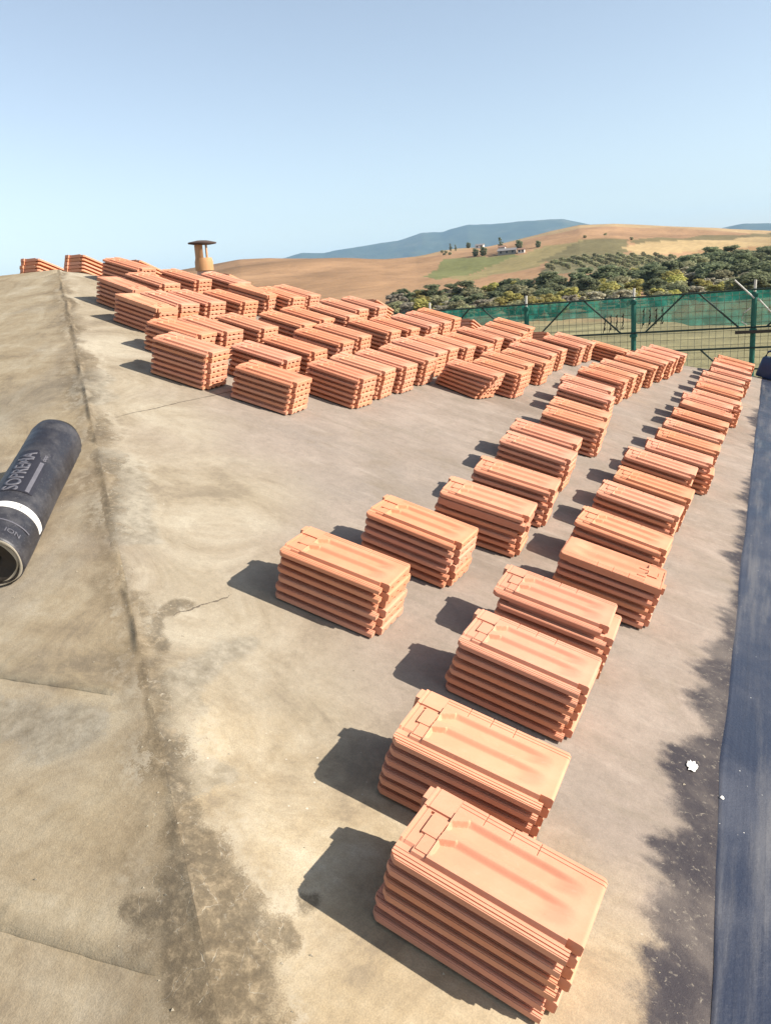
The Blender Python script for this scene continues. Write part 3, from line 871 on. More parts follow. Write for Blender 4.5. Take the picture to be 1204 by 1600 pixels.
def tile_geometry(fine=True):
    xs, ws = tile_lines(fine)
    X, Wd = np.meshgrid(xs, ws, indexing='ij')
    top = tile_top(X, Wd)
    bot = np.where(Wd < 0.0300, 0.0046, 0.0012)
    slot = (((Wd > 0.062) & (Wd < 0.084)) | ((Wd > 0.106) & (Wd < 0.134)) | ((Wd > 0.168) & (Wd < 0.192))) & (X > TL - 0.07)
    bot = np.where((X > TL - 0.05) & (Wd > 0.036), 0.0042, bot)
    bot = np.where(slot, 0.0125, bot)
    bot = np.where(X > TL - 0.003, bot + 0.0022, bot)
    # outline: clipped head corners, rounded foot corners
    cut = np.clip(0.016 - (X + Wd), 0, None)
    PX = X + cut * 0.5; PW = Wd + cut * 0.5
    cut = np.clip(0.012 - ((TL - X) + (TW - Wd)), 0, None)
    PX = PX - cut * 0.5; PW = PW - cut * 0.5
    keep = np.ones((len(xs) - 1, len(ws) - 1), bool)
    xc = (xs[:-1] + xs[1:])[:, None] / 2; wc = (ws[:-1] + ws[1:])[None] / 2
    keep &= ~((xc > TL - 0.02) & (wc < 0.0345))
    keep &= ~((xc > TL - 0.034) & (wc > 0.0282) & (wc < 0.0402))
    n, k = X.shape
    idx = np.arange(n * k).reshape(n, k); off = n * k
    V = np.concatenate([np.stack([PX, PW, top], -1).reshape(-1, 3), np.stack([PX, PW, bot], -1).reshape(-1, 3)])
    F = []
    kp = np.pad(keep, 1)
    for i in range(n - 1):
        for j in range(k - 1):
            if not keep[i, j]: continue
            a, b, c_, d = idx[i, j], idx[i + 1, j], idx[i + 1, j + 1], idx[i, j + 1]
            F.append((a, b, c_, d)); F.append((a + off, d + off, c_ + off, b + off))
            if not kp[i + 1, j]: F.append((a, a + off, b + off, b))
            if not kp[i + 1, j + 2]: F.append((d, c_, c_ + off, d + off))
            if not kp[i, j + 1]: F.append((a, d, d + off, a + off))
            if not kp[i + 2, j + 1]: F.append((b, b + off, c_ + off, c_))
    # hanging tab at the head, far side
    mbt = MB(); mbt.box(-0.013, 0.190, 0.004, 0.001, 0.233, 0.0318)
    k0 = len(V)
    V = np.concatenate([V, np.array(mbt.v)]); F += [tuple(i + k0 for i in f) for f in mbt.f]
    used = sorted({i for f in F for i in f}); rem = {o: i for i, o in enumerate(used)}
    V = V[used]; F = [tuple(rem[i] for i in f) for f in F]
    V[:, 0] -= TL / 2; V[:, 1] -= TW / 2
    return V, F


m = NT('terracotta'); c = m.coord()
rnd = m.n('ObjectInfo').outputs['Random']

n1 = m.noise(c, 9, 6, 0.6); n2 = m.noise(c, 140, 4, 0.6); n3 = m.noise(c, 38, 5, 0.6)
col = m.ramp(n1, [(0.3, (0.55, 0.242, 0.146)), (0.55, (0.585, 0.266, 0.162)), (0.75, (0.615, 0.290, 0.182))])
col = m.mix(m.mrange(n3, 0.6, 0.78, 0, 0.15), col, (0.66, 0.40, 0.29))
col = m.mix(m.mrange(n2, 0.6, 0.75, 0, 0.25), col, (0.36, 0.14, 0.08))
n4 = m.noise(c, 22, 7, 0.7, 0.8)
col = m.mix(m.mrange(n4, 0.60, 0.74, 0, 0.18), col, (0.66, 0.43, 0.32))
col = m.mix(m.mrange(n4, 0.38, 0.28, 0, 0.15), col, (0.40, 0.15, 0.08))
hs = m.n('HueSaturation'); m.put(hs.inputs['Color'], col)
m.put(hs.inputs['Value'], m.math('ADD', m.math('MULTIPLY', rnd, 0.10), 0.95))
r2 = m.math('FRACT', m.math('MULTIPLY', rnd, 17.31))
m.put(hs.inputs['Saturation'], m.math('SUBTRACT', 1.08, m.math('MULTIPLY', r2, 0.10)))
m.put(hs.inputs['Hue'], m.math('ADD', 0.497, m.math('MULTIPLY', m.math('FRACT', m.math('MULTIPLY', rnd, 7.7)), 0.006)))
TERRA = m.done(hs.outputs[0], 0.78, m.bump(m.math('ADD', n2, n3), 0.12, 0.002), spec=0.25)

V, F = tile_geometry(True)
TILE = mesh_from('roof_tile', V, F, TERRA, R(32))
LV, LF = tile_geometry(False)

STACKS = [
('S1',-0.291,1.240,-0.056,6,0),('S2',-0.453,1.581,0.009,6,0),('S3',-0.475,2.130,-0.002,6,0),
('S4',-0.499,2.549,0.016,6,0),('M1',-1.194,2.222,0.028,6,0),('M2',-1.125,2.772,-0.011,6,0),
('M3',-0.994,3.254,0.079,6,0),('M4',-0.985,3.710,0.094,6,0),('M5',-1.042,4.323,0.016,6,0),
('M6',-1.084,4.663,0.044,6,0),('M7',-1.029,5.236,0.049,6,0),('M8',-1.073,5.580,0.019,6,0),
('M9',-1.152,6.179,0.004,6,0),('M10',-1.219,6.517,0.015,6,0),('M11',-1.199,7.083,-0.012,6,0),
('M12',-1.176,7.433,-0.019,6,0),('M13',-1.145,7.813,-0.013,6,0),('M14',-1.094,8.239,-0.002,6,0),
('M15',-1.050,8.715,-0.002,6,0),('M16',-1.006,9.041,-0.010,6,0),('M17',-0.990,9.366,0.004,6,0),
('M18',-0.944,9.704,-0.004,6,0),('R1',-0.371,3.078,0.010,6,1),('R2',-0.400,3.490,-0.035,6,0),
('R3',-0.401,4.004,-0.034,6,0),('R4',-0.383,4.358,-0.014,6,0),('R5',-0.402,4.847,-0.005,6,0),
('R6',-0.324,5.217,0.033,6,0),('R7',-0.309,5.610,0.012,6,0),('R8',-0.312,6.005,-0.014,6,0),
('R9',-0.301,6.476,-0.006,6,0),('R10',-0.288,6.946,-0.009,6,1),('R11',-0.306,7.263,-0.002,6,0),
('R12',-0.249,7.575,-0.015,6,0),('R13',-0.257,8.030,-0.009,6,0),('R14',-0.255,8.371,-0.005,6,0),
('R15',-0.263,8.833,-0.006,6,0),('R16',-0.209,9.267,-0.007,6,0),('R17',-0.226,9.733,-0.005,6,1),
('R18',-0.222,10.063,-0.003,6,0),('R19',-0.202,10.426,-0.001,6,0),('T1',-1.974,5.819,0.000,6,0),
('T2',-1.878,6.168,-0.046,6,0),('T3',-1.937,6.543,-0.021,6,0),('T4',-1.868,6.892,-0.028,6,0),
('T5',-1.923,7.318,-0.001,6,0),('T6',-1.924,7.734,-0.025,6,0),('T7',-1.849,8.277,-0.017,6,0),
('T8',-1.827,8.667,0.004,6,0),('T9',-1.502,9.011,-0.028,5,0),('Q1',-2.506,4.588,-0.025,6,0),
('Q2',-2.509,4.920,0.037,6,0),('Q3',-2.488,5.255,-0.009,6,0),('Q4',-2.481,5.632,0.017,6,0),
('Q5',-2.540,6.008,-0.029,6,0),('Q6',-2.537,6.265,-0.027,6,0),('Q7',-2.491,6.571,-0.042,6,0),
('Q8',-2.412,6.872,0.002,6,0),('Q9',-2.472,7.342,-0.023,6,0),('Q10',-2.392,7.676,-0.029,6,0),
('Q11',-2.434,8.088,0.006,6,0),('Q12',-2.481,8.508,0.008,6,0),('P1',-2.684,4.027,0.067,6,0),
('P2',-3.002,4.425,0.046,6,0),('P3',-3.027,4.838,0.035,6,0),('P4',-3.071,5.339,0.043,6,0),
('P5',-3.098,5.708,0.040,6,0),('P6',-3.087,6.266,-0.009,6,0),('P7',-3.057,6.618,-0.014,6,0),
('P8',-3.034,7.027,0.002,6,0),('P9',-3.041,7.399,-0.004,6,0),('P10',-3.076,7.771,0.004,6,0),
('O1',-3.247,3.941,0.073,7,0),('O2',-3.642,4.338,0.080,6,0),('O3',-3.624,4.651,-0.006,6,0),
('O4',-3.582,5.042,0.010,6,0),('O5',-3.525,5.540,0.008,6,0),('O6',-3.578,5.930,0.015,6,0),
('O7',-3.554,6.371,0.002,6,0),('O8',-3.675,6.795,-0.004,6,0),('O9',-3.671,7.210,0.005,6,0),
('N1',-4.277,4.727,-0.053,6,1),('N2',-4.301,5.028,-0.100,6,0),('N3',-4.276,5.331,-0.037,6,0),
('N4',-4.207,5.700,-0.002,6,0),('N5',-4.341,6.257,0.055,6,1),('N6',-4.196,6.477,-0.061,6,0),
('N7',-4.211,6.779,0.022,6,0),('K1',-4.758,5.052,-0.101,6,1),('K3',-4.854,5.475,-0.038,6,0),
('K4',-4.913,5.991,0.022,6,0),('K5',-4.750,6.382,0.030,6,0),('J1',-5.369,5.751,0.048,6,0)
]
BACK = [  # stacks on the back slope: x, y of the upper right corner of the top tile, tilt
    ('X1', -5.929, 5.871, 5), ('X2', -5.39, 5.91, 5), ('X3', -5.021, 6.244, 6), ('X4', -4.421, 6.797, 6), ('X5', -3.347, 7.879, 6), ('X6', -2.614, 8.788, 6), ('X7', -1.942, 9.468, 6), ('X8', -1.08, 10.522, 6)]
KEEP = {'S1': 6, 'S2': 6, 'S3': 6, 'M1': 6, 'S4': 4, 'M2': 6, 'R1': 6, 'R2': 3, 'M3': 6, 'M4': 6, 'R3': 3, 'R4': 2, 'M5': 6, 'R5': 3, 'P1': 6, 'M6': 1, 'O1': 7, 'R6': 6, 'Q1': 6, 'P2': 4, 'M7': 6, 'R7': 2, 'O2': 3, 'Q2': 6, 'P3': 2, 'R8': 1, 'M8': 1, 'O3': 3, 'O4': 3, 'Q3': 6, 'N1': 6, 'P4': 3, 'Q4': 6, 'T1': 6, 'R9': 2, 'M9': 3, 'N2': 3, 'P5': 3, 'O5': 4, 'Q5': 1, 'T2': 6, 'K1': 6, 'R10': 2, 'N3': 4, 'N4': 4, 'K3': 2, 'O6': 1, 'T3': 1, 'M10': 1, 'P6': 4, 'M11': 4, 'O7': 3, 'J1': 4, 'R11': 1, 'K4': 3, 'T4': 6, 'N5': 5, 'T5': 1, 'P7': 2, 'R13': 1, 'Q7': 3, 'P8': 2, 'O8': 2, 'Q9': 2, 'M12': 1, 'Q8': 2, 'T6': 1, 'Q6': 1, 'R12': 2, 'M13': 1, 'O9': 3, 'K5': 3, 'M14': 1, 'P9': 2, 'R15': 1, 'N6': 3, 'N7': 3, 'T7': 6, 'Q10': 1, 'Q11': 1, 'M15': 2, 'R14': 1, 'P10': 1, 'R16': 1, 'Q12': 1, 'T8': 1, 'R17': 1, 'T9': 4, 'M16': 1, 'M17': 1, 'R18': 1, 'M18': 1, 'R19': 1, 'X1': 4, 'X2': 5, 'X5': 1, 'X3': 1, 'X6': 2, 'X7': 1}
ROWS = dict(S='row along the eave strip', R='row along the eave strip', M='second row above the eave', T='third row above the eave', Q='fourth row above the eave', P='fifth row above the eave',
            O='sixth row above the eave', N='seventh row above the eave', K='eighth row above the eave', J='ninth row by the peak', X='row behind the ridge')
ORD = ['first', 'second', 'third', 'fourth', 'fifth', 'sixth', 'seventh', 'eighth', 'ninth', 'tenth', 'eleventh', 'twelfth', 'thirteenth', 'fourteenth', 'fifteenth', 'sixteenth', 'seventeenth', 'eighteenth', 'nineteenth',
       'twentieth', 'twenty-first', 'twenty-second', 'twenty-third', 'twenty-fourth', 'twenty-fifth']
ROOF_M = Matrix.Rotation(SLOPE, 4, 'Y')
BACK_A = math.atan(M3)
BACK_M = Matrix.Rotation(-BACK_A, 4, 'X') @ Matrix.Rotation(math.pi / 2, 4, 'Z')
jit = random.Random(5)
rest_v = []; rest_f = []; rest_n = 0
counters = {}


def add_tile(mw, label):
    global rest_n
    if label is not None:
        o = bpy.data.objects.new('terracotta_tile', TILE)
        COL.objects.link(o)
        o.matrix_basis = mw
        tag(o, label, 'clay tile', 'terracotta tiles stacked on the roof', 'thing')
    else:
        M = np.array(mw)
        rest_v.append(LV @ M[:3, :3].T + M[:3, 3])
        rest_f.append([tuple(i + rest_n for i in f) for f in LF])
        rest_n += len(LV)


def tile_label(name, layer_from_top, stack_no):
    pos = 'topmost terracotta tile' if layer_from_top == 0 else f'{ORD[layer_from_top]} terracotta tile down'
    side = 'from the left' if name[0] == 'X' else 'from camera'
    return f'{pos} in the {ORD[stack_no]} stack {side}, {ROWS[name[0]]}'


for name, u, v, a, cnt, flip in STACKS:
    row = ROWS[name[0]]
    no = counters.get(row, 0); counters[row] = no + 1
    keep = KEEP.get(name, cnt if not KEEP else 0)
    ca, sa = math.cos(a), math.sin(a)
    cu = u + ca * TL / 2 - sa * TW / 2; cv = v + sa * TL / 2 + ca * TW / 2
    for k in range(cnt):
        top = cnt - 1 - k
        du, dv, da = jit.gauss(0, 0.0032), jit.gauss(0, 0.0022), jit.gauss(0, 0.006)
        if name == 'T1':
            da += -0.10 * (top > 1) - 0.03 * top; du -= 0.012 * top; dv += 0.004 * top
        if name == 'S4' and top >= 1: du += 0.035; dv -= 0.012
        if name == 'R6' and top >= 2: du += 0.03
        if name == 'R12' and top >= 1: du += 0.02
        fl = (flip and top == 0) or (name == 'M3' and top == 1) or (name == 'M10' and top == 2)
        mw = ROOF_M @ Matrix.Translation((cu + du, cv + dv, 0.0025 + k * PITCH)) @ Matrix.Rotation(a + da + (math.pi if fl else 0), 4, 'Z')
        add_tile(mw, tile_label(name, top, no) if top < keep else None)
for i, (name, x, y, cnt) in enumerate(BACK):
    keep = KEEP.get(name, cnt if not KEEP else 0)
    row = ROWS['X']
    cl = y / math.cos(BACK_A) * 0
    for k in range(cnt):
        top = cnt - 1 - k
        # right corner of the upper end -> centre of the tile, in the frame of the back slope
        h = (k) * PITCH + 0.003
        sd = Vector((0, math.cos(BACK_A), -math.sin(BACK_A))); nn = Vector((0, math.sin(BACK_A), math.cos(BACK_A)))
        z_top = PK[2] - M3 * (y - 0.2 * math.sin(BACK_A) - PK[1])
        base = Vector((x, y - 0.2 * math.sin(BACK_A), z_top))
        cpos = base + Vector((-TW / 2, 0, 0)) + sd * (TL / 2) + nn * h + Vector((jit.gauss(0, .003), jit.gauss(0, .004), 0))
        mw = Matrix.Translation(cpos) @ BACK_M @ Matrix.Rotation(jit.gauss(0, 0.008) + math.pi * 0, 4, 'Z')
        add_tile(Matrix.Translation(cpos) @ Matrix.Rotation(-BACK_A, 4, 'X') @ Matrix.Rotation(math.pi / 2 + jit.gauss(0, .01), 4, 'Z'), tile_label(name, top, i) if top < keep else None)
if rest_v:
    me = mesh_from('stacked_tiles', np.concatenate(rest_v), [f for fl in rest_f for f in fl], TERRA, R(32))
    tag(link('stacked_tiles', me), 'lower terracotta tiles packed inside the crowded stacks', 'clay tiles', kind='stuff')

# ------------------------------------------------------------------ roll of roofing membrane
def membrane_roll():
    A0 = Vector((-2.04, 1.815, 0.577)); B0 = Vector((-2.4845, 2.5877, 0.8436))
    n2 = Vector((0, -math.sin(math.atan(M2)), math.cos(math.atan(M2))))
    ax = (B0 - A0).normalized(); ax = (ax - n2 * ax.dot(n2)).normalized()
    r = 0.113; ln = 0.965
    c0 = A0 + ax * 0.0
    side = ax.cross(n2).normalized()          # to the right of the roll, towards the hip
    e = empty('membrane_roll', c0 - n2 * r)
    tag(e, 'black rolled up bitumen membrane with embossed lettering and white tape', 'membrane roll')
    inv = e.matrix_basis.inverted()
    def P(s, ang, rad): return c0 + ax * s + (n2 * math.cos(ang) + side * math.sin(ang)) * rad
    m = NT('rolled_bitumen'); c = m.coord()
    nn_ = m.noise(c, 7, 6, 0.65); nf_ = m.noise(c, 160, 4)
    col = m.mix(m.mrange(nn_, 0.40, 0.75, 0, 0.8), (0.017, 0.016, 0.020), (0.075, 0.070, 0.071))
    col = m.mix(m.mrange(nf_, 0.55, 0.72, 0, 0.35), col, (0.12, 0.115, 0.115))
    blk = m.done(col, m.mrange(nn_, 0.3, 0.7, 0.38, 0.6), m.bump(nf_, 0.25, 0.002), spec=0.5)
    # spiral body
    n = 96; turns = 1
    S = np.concatenate([[0, 0.004], np.linspace(0.012, ln - 0.012, 60), [ln - 0.004, ln]])
    pts = np.zeros((len(S), n + 1, 3))
    for i, s_ in enumerate(S):
        for j in range(n + 1):
            a = 2 * math.pi * j / n
            rad = r - (0.006 if i in (0, len(S) - 1) else (0.002 if i in (1, len(S) - 2) else 0)) + 0.0015 * math.sin(3 * a + 9 * s_)
            if s_ > 0.93: rad -= 0.004
            # fine embossed rings
            if 0.245 < s_ < 0.31 or 0.66 < s_ < 0.93: rad += 0.0008 * math.sin(s_ * 520)
            if abs(a - 2.1) < 0.08: rad += 0.003
            pts[i, j] = P(s_, a, rad)
    sheet = link('roll_sheet', grid_mesh('roll_sheet', pts, blk)); sheet.parent = e; sheet.matrix_parent_inverse = inv
    # ends: wound layers round a hollow core
    lay = plain('layer_edge', (0.42, 0.37, 0.29), 0.85, 0.3, 30)
    core = plain('roll_inside', (0.045, 0.036, 0.028), 0.8, 0.4, 12)
    for s0, sg in ((0.0, -1), (ln, 1)):
        rings = [(r - 0.006, 0.0), (r - 0.013, 0.004), (r - 0.020, -0.006), (r - 0.027, 0.002), (r - 0.036, -0.010), (0.040, -0.020), (0.026, -0.028), (0.022, -0.12), (0.0, -0.12)]
        g = np.array([[P(s0 + sg * dz, 2 * math.pi * j / 64, max(rr + 0.002 * math.sin(5 * j / 64 * 6.28 + rr * 200), 0.0005)) for j in range(65)] for rr, dz in rings])
        me = grid_mesh('roll_end', g if sg > 0 else g[::-1], lay)
        me.materials.append(core)
        nf = 64
        for pi, pl in enumerate(me.polygons):
            ri = pi // nf; ri = ri if sg > 0 else len(rings) - 2 - ri
            if ri >= 1 and ri != 2: pl.material_index = 1
        o = link('roll_end', me); o.parent = e; o.matrix_parent_inverse = inv
    # white tape
    tape_m = plain('white_tape', (0.72, 0.69, 0.63), 0.6, 0.08, 12)
    g = np.array([[P(s_, 2 * math.pi * j / 96, rr) for j in range(97)] for s_, rr in ((0.200, r - 0.001), (0.202, r + 0.0028), (0.236, r + 0.0028), (0.238, r - 0.001))])
    tp = link('tape', grid_mesh('tape', g, tape_m)); tp.parent = e; tp.matrix_parent_inverse = inv
    tp['label'] = 'white tape band round the roll with printed figures'
    # lettering wrapped on the roll
    def text(body, size, s_at, a_at, along, mat, extr, name, lift, squash=1.0):
        cu = bpy.data.curves.new(name, 'FONT'); cu.body = body; cu.size = size; cu.align_x = 'LEFT'; cu.align_y = 'CENTER'
        cu.extrude = 0.0; cu.resolution_u = 3; cu.offset = size * 0.022 if along else 0.0
        to = bpy.data.objects.new(name, cu); COL.objects.link(to)
        dg = bpy.context.evaluated_depsgraph_get(); dg.update()
        me = bpy.data.meshes.new_from_object(to.evaluated_get(dg)); bpy.data.objects.remove(to, do_unlink=True)
        import bmesh
        bm = bmesh.new(); bm.from_mesh(me)
        bmesh.ops.triangulate(bm, faces=bm.faces[:])
        bmesh.ops.subdivide_edges(bm, edges=[e_ for e_ in bm.edges if e_.calc_length() > size * 0.25], cuts=2, use_grid_fill=True)
        ex = bmesh.ops.extrude_face_region(bm, geom=bm.faces[:])
        topv = {v_ for v_ in ex['geom'] if isinstance(v_, bmesh.types.BMVert)}
        for v_ in bm.verts:
            x, y = v_.co.x * squash, v_.co.y
            rad = r + (lift if v_ in topv else lift - extr)
            if along: v_.co = P(s_at + x, a_at - y / r, rad)
            else: v_.co = P(s_at + y, a_at + x / r, rad)
        bmesh.ops.recalc_face_normals(bm, faces=bm.faces[:])
        bm.to_mesh(me); bm.free()
        me.materials.clear(); me.materials.append(mat)
        t = link(name, me); t.parent = tp if 0.2 < s_at < 0.24 else sheet
        return t
    emb = plain('embossed_grey', (0.105, 0.10, 0.112), 0.5, 0.35, 30)
    dim = plain('debossed_dark', (0.022, 0.021, 0.027), 0.5, 0.3, 30)
    # darker band behind the name
    g = np.array([[P(s_, a, r + 0.0012) for a in np.linspace(-0.16, 0.98, 24)] for s_ in np.linspace(0.318, 0.652, 20)])
    o = link('name_band', grid_mesh('name_band', g, dim)); o.parent = sheet
    text('SOPREMA', 0.088, 0.322, 0.20, True, emb, 0.003, 'lettering', 0.0030, 0.80)
    g = np.array([[P(s_, a, r + 0.0024) for a in np.linspace(0.70, 0.84, 6)] for s_ in np.linspace(0.325, 0.56, 20)])
    o = link('raised_bar', grid_mesh('raised_bar', g, emb)); o.parent = sheet
    text('ooo', 0.03, 0.575, 0.77, True, emb, 0.003, 'lettering', 0.0024, 1.0)
    ink = plain('tape_ink', (0.10, 0.10, 0.11), 0.7, 0.2)
    text('4', 0.030, 0.219, 0.74, False, ink, 0.001, 'lettering', 0.0034)
    fnt = plain('faint_ink', (0.45, 0.44, 0.42), 0.7, 0.2)
    text('mm', 0.022, 0.219, 1.06, False, fnt, 0.001, 'lettering', 0.0034)
    text('ION', 0.034, 0.062, 0.70, False, emb, 0.002, 'lettering', 0.0016)
    g = np.array([[P(s_, a, r + 0.0012 + 0.001 * math.sin(a * 5)) for a in np.linspace(-0.2, 1.5, 30)] for s_ in (0.112, 0.119)])
    o = link('crease', grid_mesh('crease', g, emb)); o.parent = sheet
    g = np.array([[P(s_ + 0.012 * math.sin(a * 6), a, r + 0.0014) for a in np.linspace(-0.75, -0.36, 12)] for s_ in (0.125, 0.140, 0.158)])
    o = link('torn_label', grid_mesh('torn_label', g, lay)); o.parent = sheet


membrane_roll()

# ------------------------------------------------------------------ chimney pot behind the ridge
cx, cy = -5.22, 7.42
cz = PK[2] - M3 * (cy - PK[1])
e = empty('chimney_pot', (cx, cy, cz))
e.matrix_basis = Matrix.Translation((cx, cy, cz)) @ Matrix.Rotation(R(3.0), 4, 'Y') @ Matrix.Diagonal((0.84, 0.84, 1, 1))
tag(e, 'round terracotta chimney pot with flat rain cap behind the ridge', 'chimney')
m = NT('chimney_clay'); c = m.coord(); n1 = m.noise(m.mapping(c, (6, 6, 2)), 1.5, 6, 0.6)
clay = m.done(m.ramp(n1, [(0.3, (0.36, 0.17, 0.06)), (0.5, (0.44, 0.24, 0.11)), (0.7, (0.50, 0.32, 0.21))]), 0.8, m.bump(n1, 0.2, 0.01))
m = NT('pipe_clay'); c = m.coord(); n1 = m.noise(c, 8, 5)
pipe = m.done(m.ramp(n1, [(0.3, (0.44, 0.27, 0.19)), (0.7, (0.56, 0.40, 0.31))]), 0.85, m.bump(n1, 0.2, 0.01))
def sub(mb, name, mat, smooth=R(40)):
    o = link(name, mesh_from(name, mb.v, mb.f, mat, smooth)); o.parent = e; return o
top = 2.003 - cz
mb = MB(); mb.lathe([(0.0, -0.3), (0.098, -0.3), (0.098, top - 0.26), (0.085, top - 0.26)], 32); sub(mb, 'pipe', pipe)
mb = MB(); mb.lathe([(0.098, top - 0.285), (0.117, top - 0.283), (0.117, top - 0.195), (0.108, top - 0.165), (0.104, top - 0.15), (0.088, top - 0.15), (0.088, top - 0.27)], 32); sub(mb, 'collar', clay)
for k, (aa, wd) in enumerate(((math.pi * 1.46, 0.78), (math.pi * 1.87, 0.08), (math.pi * 0.55, 0.12))):
    mb = MB(); vs = []; fs = []
    for i in range(7):
        t = aa - wd + 2 * wd * i / 6
        for rr, zz in ((0.104, top - 0.152), (0.104, top - 0.012), (0.084, top - 0.012), (0.084, top - 0.152)):
            vs.append((rr * math.cos(t), rr * math.sin(t), zz))
    for i in range(6):
        for j in range(4): fs.append((i * 4 + j, (i + 1) * 4 + j, (i + 1) * 4 + (j + 1) % 4, i * 4 + (j + 1) % 4))
    fs += [(0, 1, 2, 3), (27, 26, 25, 24)]
    mb.add(vs, fs); sub(mb, 'cap_support', clay)
mb = MB(); mb.lathe([(0.0, top - 0.018), (0.10, top - 0.018), (0.176, top - 0.008), (0.182, top + 0.004), (0.172, top + 0.010), (0.06, top + 0.028), (0.0, top + 0.030)], 40); sub(mb, 'rain_cap', plain('sooty_clay', (0.075, 0.05, 0.04), 0.8, 0.4, 6))

# ------------------------------------------------------------------ fence with wire mesh and green net beyond the far eave
FY = 12.0
fence = empty('scaffold_fence', (-1.0, FY, -4.2))
tag(fence, 'scaffold fence of posts and wire mesh with torn green netting', 'fence')
finv = fence.matrix_basis.inverted()
def fpart(mb, name, mat, smooth=R(40)):
    o = link(name, mesh_from(name, mb.v, mb.f, mat, smooth)); o.parent = fence; o.matrix_parent_inverse = finv; return o
GPOST = plain('green_painted_steel', (0.018, 0.115, 0.085), 0.5, 0.3, 5, 0.0)
DARKR = plain('dark_rail', (0.028, 0.05, 0.04), 0.6, 0.3, 5, 0.0)
GALV = plain('galvanised_tube', (0.50, 0.48, 0.42), 0.5, 0.3, 8, 0.4)
PX = [-6.0, -4.45, -2.90, -1.35, 0.20, 1.75]
for x in PX:
    mb = MB(); mb.tube([(x, FY, -4.4), (x, FY, 0.92)], 0.036, 10); post = fpart(mb, 'post', GPOST)
    mb = MB(); mb.tube([(x, FY, 0.92), (x + 0.004, FY, 1.075)], 0.018, 10); link('post_top', mesh_from('post_top', mb.v, mb.f, GALV, R(40))).parent = post
    for zc in (0.86, 0.40):
        mb = MB(); mb.box(x - 0.045, FY - 0.05, zc, x + 0.045, FY + 0.05, zc + 0.04); link('clamp', mesh_from('clamp', mb.v, mb.f, GPOST, R(40))).parent = post
for z, r_ in ((0.945, 0.011), (0.455, 0.013), (0.185, 0.013), (-0.10, 0.013)):
    mb = MB(); mb.tube([(-6.3, FY - 0.03, z), (-1.0, FY - 0.03, z + 0.006), (2.2, FY - 0.03, z + 0.01)], r_, 8); fpart(mb, 'rail', DARKR)
for x in PX[:-1]:
    for (xa, za, xb, zb) in ((x + 0.16, 0.46, x + 0.67, 0.945), (x + 0.86, 0.945, x + 1.38, 0.46), (x + 0.9, 0.185, x + 1.2, -0.10)):
        mb = MB(); mb.tube([(xa, FY - 0.025, za), (xb, FY - 0.025, zb)], 0.012, 8); fpart(mb, 'brace', DARKR)
mb = MB(); mb.tube([(-0.05, FY - 0.06, 1.09), (0.20, FY - 0.06, 0.84)], 0.011, 8); fpart(mb, 'loose_pole', GALV)
mb = MB(); mb.tube([(0.24, FY - 0.06, 0.84), (0.80, FY - 0.05, 0.20)], 0.010, 8); fpart(mb, 'loose_pole', GALV)
mb = MB(); mb.box(-0.02, FY - 0.09, 0.385, 1.2, FY - 0.05, 0.425); fpart(mb, 'guard_board', plain('dark_board', (0.06, 0.05, 0.04), 0.9, 0.3, 5))
mb = MB(); mb.tube([(0.16, FY - 0.06, 0.72), (0.08, FY - 0.09, 0.66), (0.05, FY - 0.09, 0.55), (0.12, FY - 0.06, 0.50)], 0.008, 6); fpart(mb, 'tie_wire', GALV)
WIRE = plain('rusty_wire', (0.13, 0.13, 0.095), 0.7, 0.3, 20)
for x0, x1 in zip(PX[:-1], PX[1:]):
    mb = MB()
    nx = 17
    for i in range(1, nx):
        x = x0 + (x1 - x0) * i / nx + rt.uniform(-.004, .004)
        mb.tube([(x, FY + 0.01, -0.5), (x + rt.uniform(-.006, .006), FY + 0.012, 0.2), (x + rt.uniform(-.006, .006), FY + 0.01, 0.93)], 0.0026, 4, False)
    for k in range(16):
        z = -0.5 + k * 0.093
        mb.tube([(x0, FY + 0.013, z), ((x0 + x1) / 2, FY + 0.016, z - 0.006), (x1, FY + 0.013, z)], 0.0026, 4, False)
    o = fpart(mb, 'wire_mesh', WIRE, None); o['kind'] = 'stuff'
m = NT('green_shade_net'); c = m.coord()
n1 = m.noise(m.mapping(c, (3, 1, 5)), 1.0, 6, 0.65); n2 = m.noise(m.mapping(c, (60, 1, 60)), 4.0, 2)
col = m.ramp(n1, [(0.3, (0.02, 0.22, 0.16)), (0.55, (0.05, 0.33, 0.245)), (0.75, (0.14, 0.45, 0.35))])
m.done(col, 0.7, spec=0.2)
tr = m.n('BsdfTransparent'); mxs = m.n('MixShader'); tl = m.n('BsdfTranslucent'); m.put(tl.inputs[0], col)
mx2 = m.n('MixShader'); mx2.inputs[0].default_value = 0.4
m.t.links.new(m.b.outputs[0], mx2.inputs[1]); m.t.links.new(tl.outputs[0], mx2.inputs[2])
m.put(mxs.inputs[0], m.mrange(m.math('ADD', m.math('MULTIPLY', n1, 0.8), m.math('MULTIPLY', n2, 0.15)), 0.25, 0.65, 0.40, 0.14))
m.t.links.new(mx2.outputs[0], mxs.inputs[1]); m.t.links.new(tr.outputs[0], mxs.inputs[2])
m.t.links.new(mxs.outputs[0], m.out.inputs['Surface'])
NET = m.mat
nx = np.linspace(-6.0, 1.75, 260); nz = np.linspace(0, 1, 14)
bot = np.interp(nx, [-6, -4.4, -3.4, -2.9, -2.3, -1.6, -1.40, -1.30, -1.0, -0.75, -0.6, 0.0, 0.2, 1.75], [0.6, 0.64, 0.68, 0.70, 0.70, 0.68, 0.66, 0.58, 0.60, 0.56, 0.51, 0.49, 0.48, 0.48]) + fbm(nx * 5, nx * 0, 200, 3) * 0.02
topz = 0.945 - 0.012 * np.abs(np.sin(nx * 4.05))
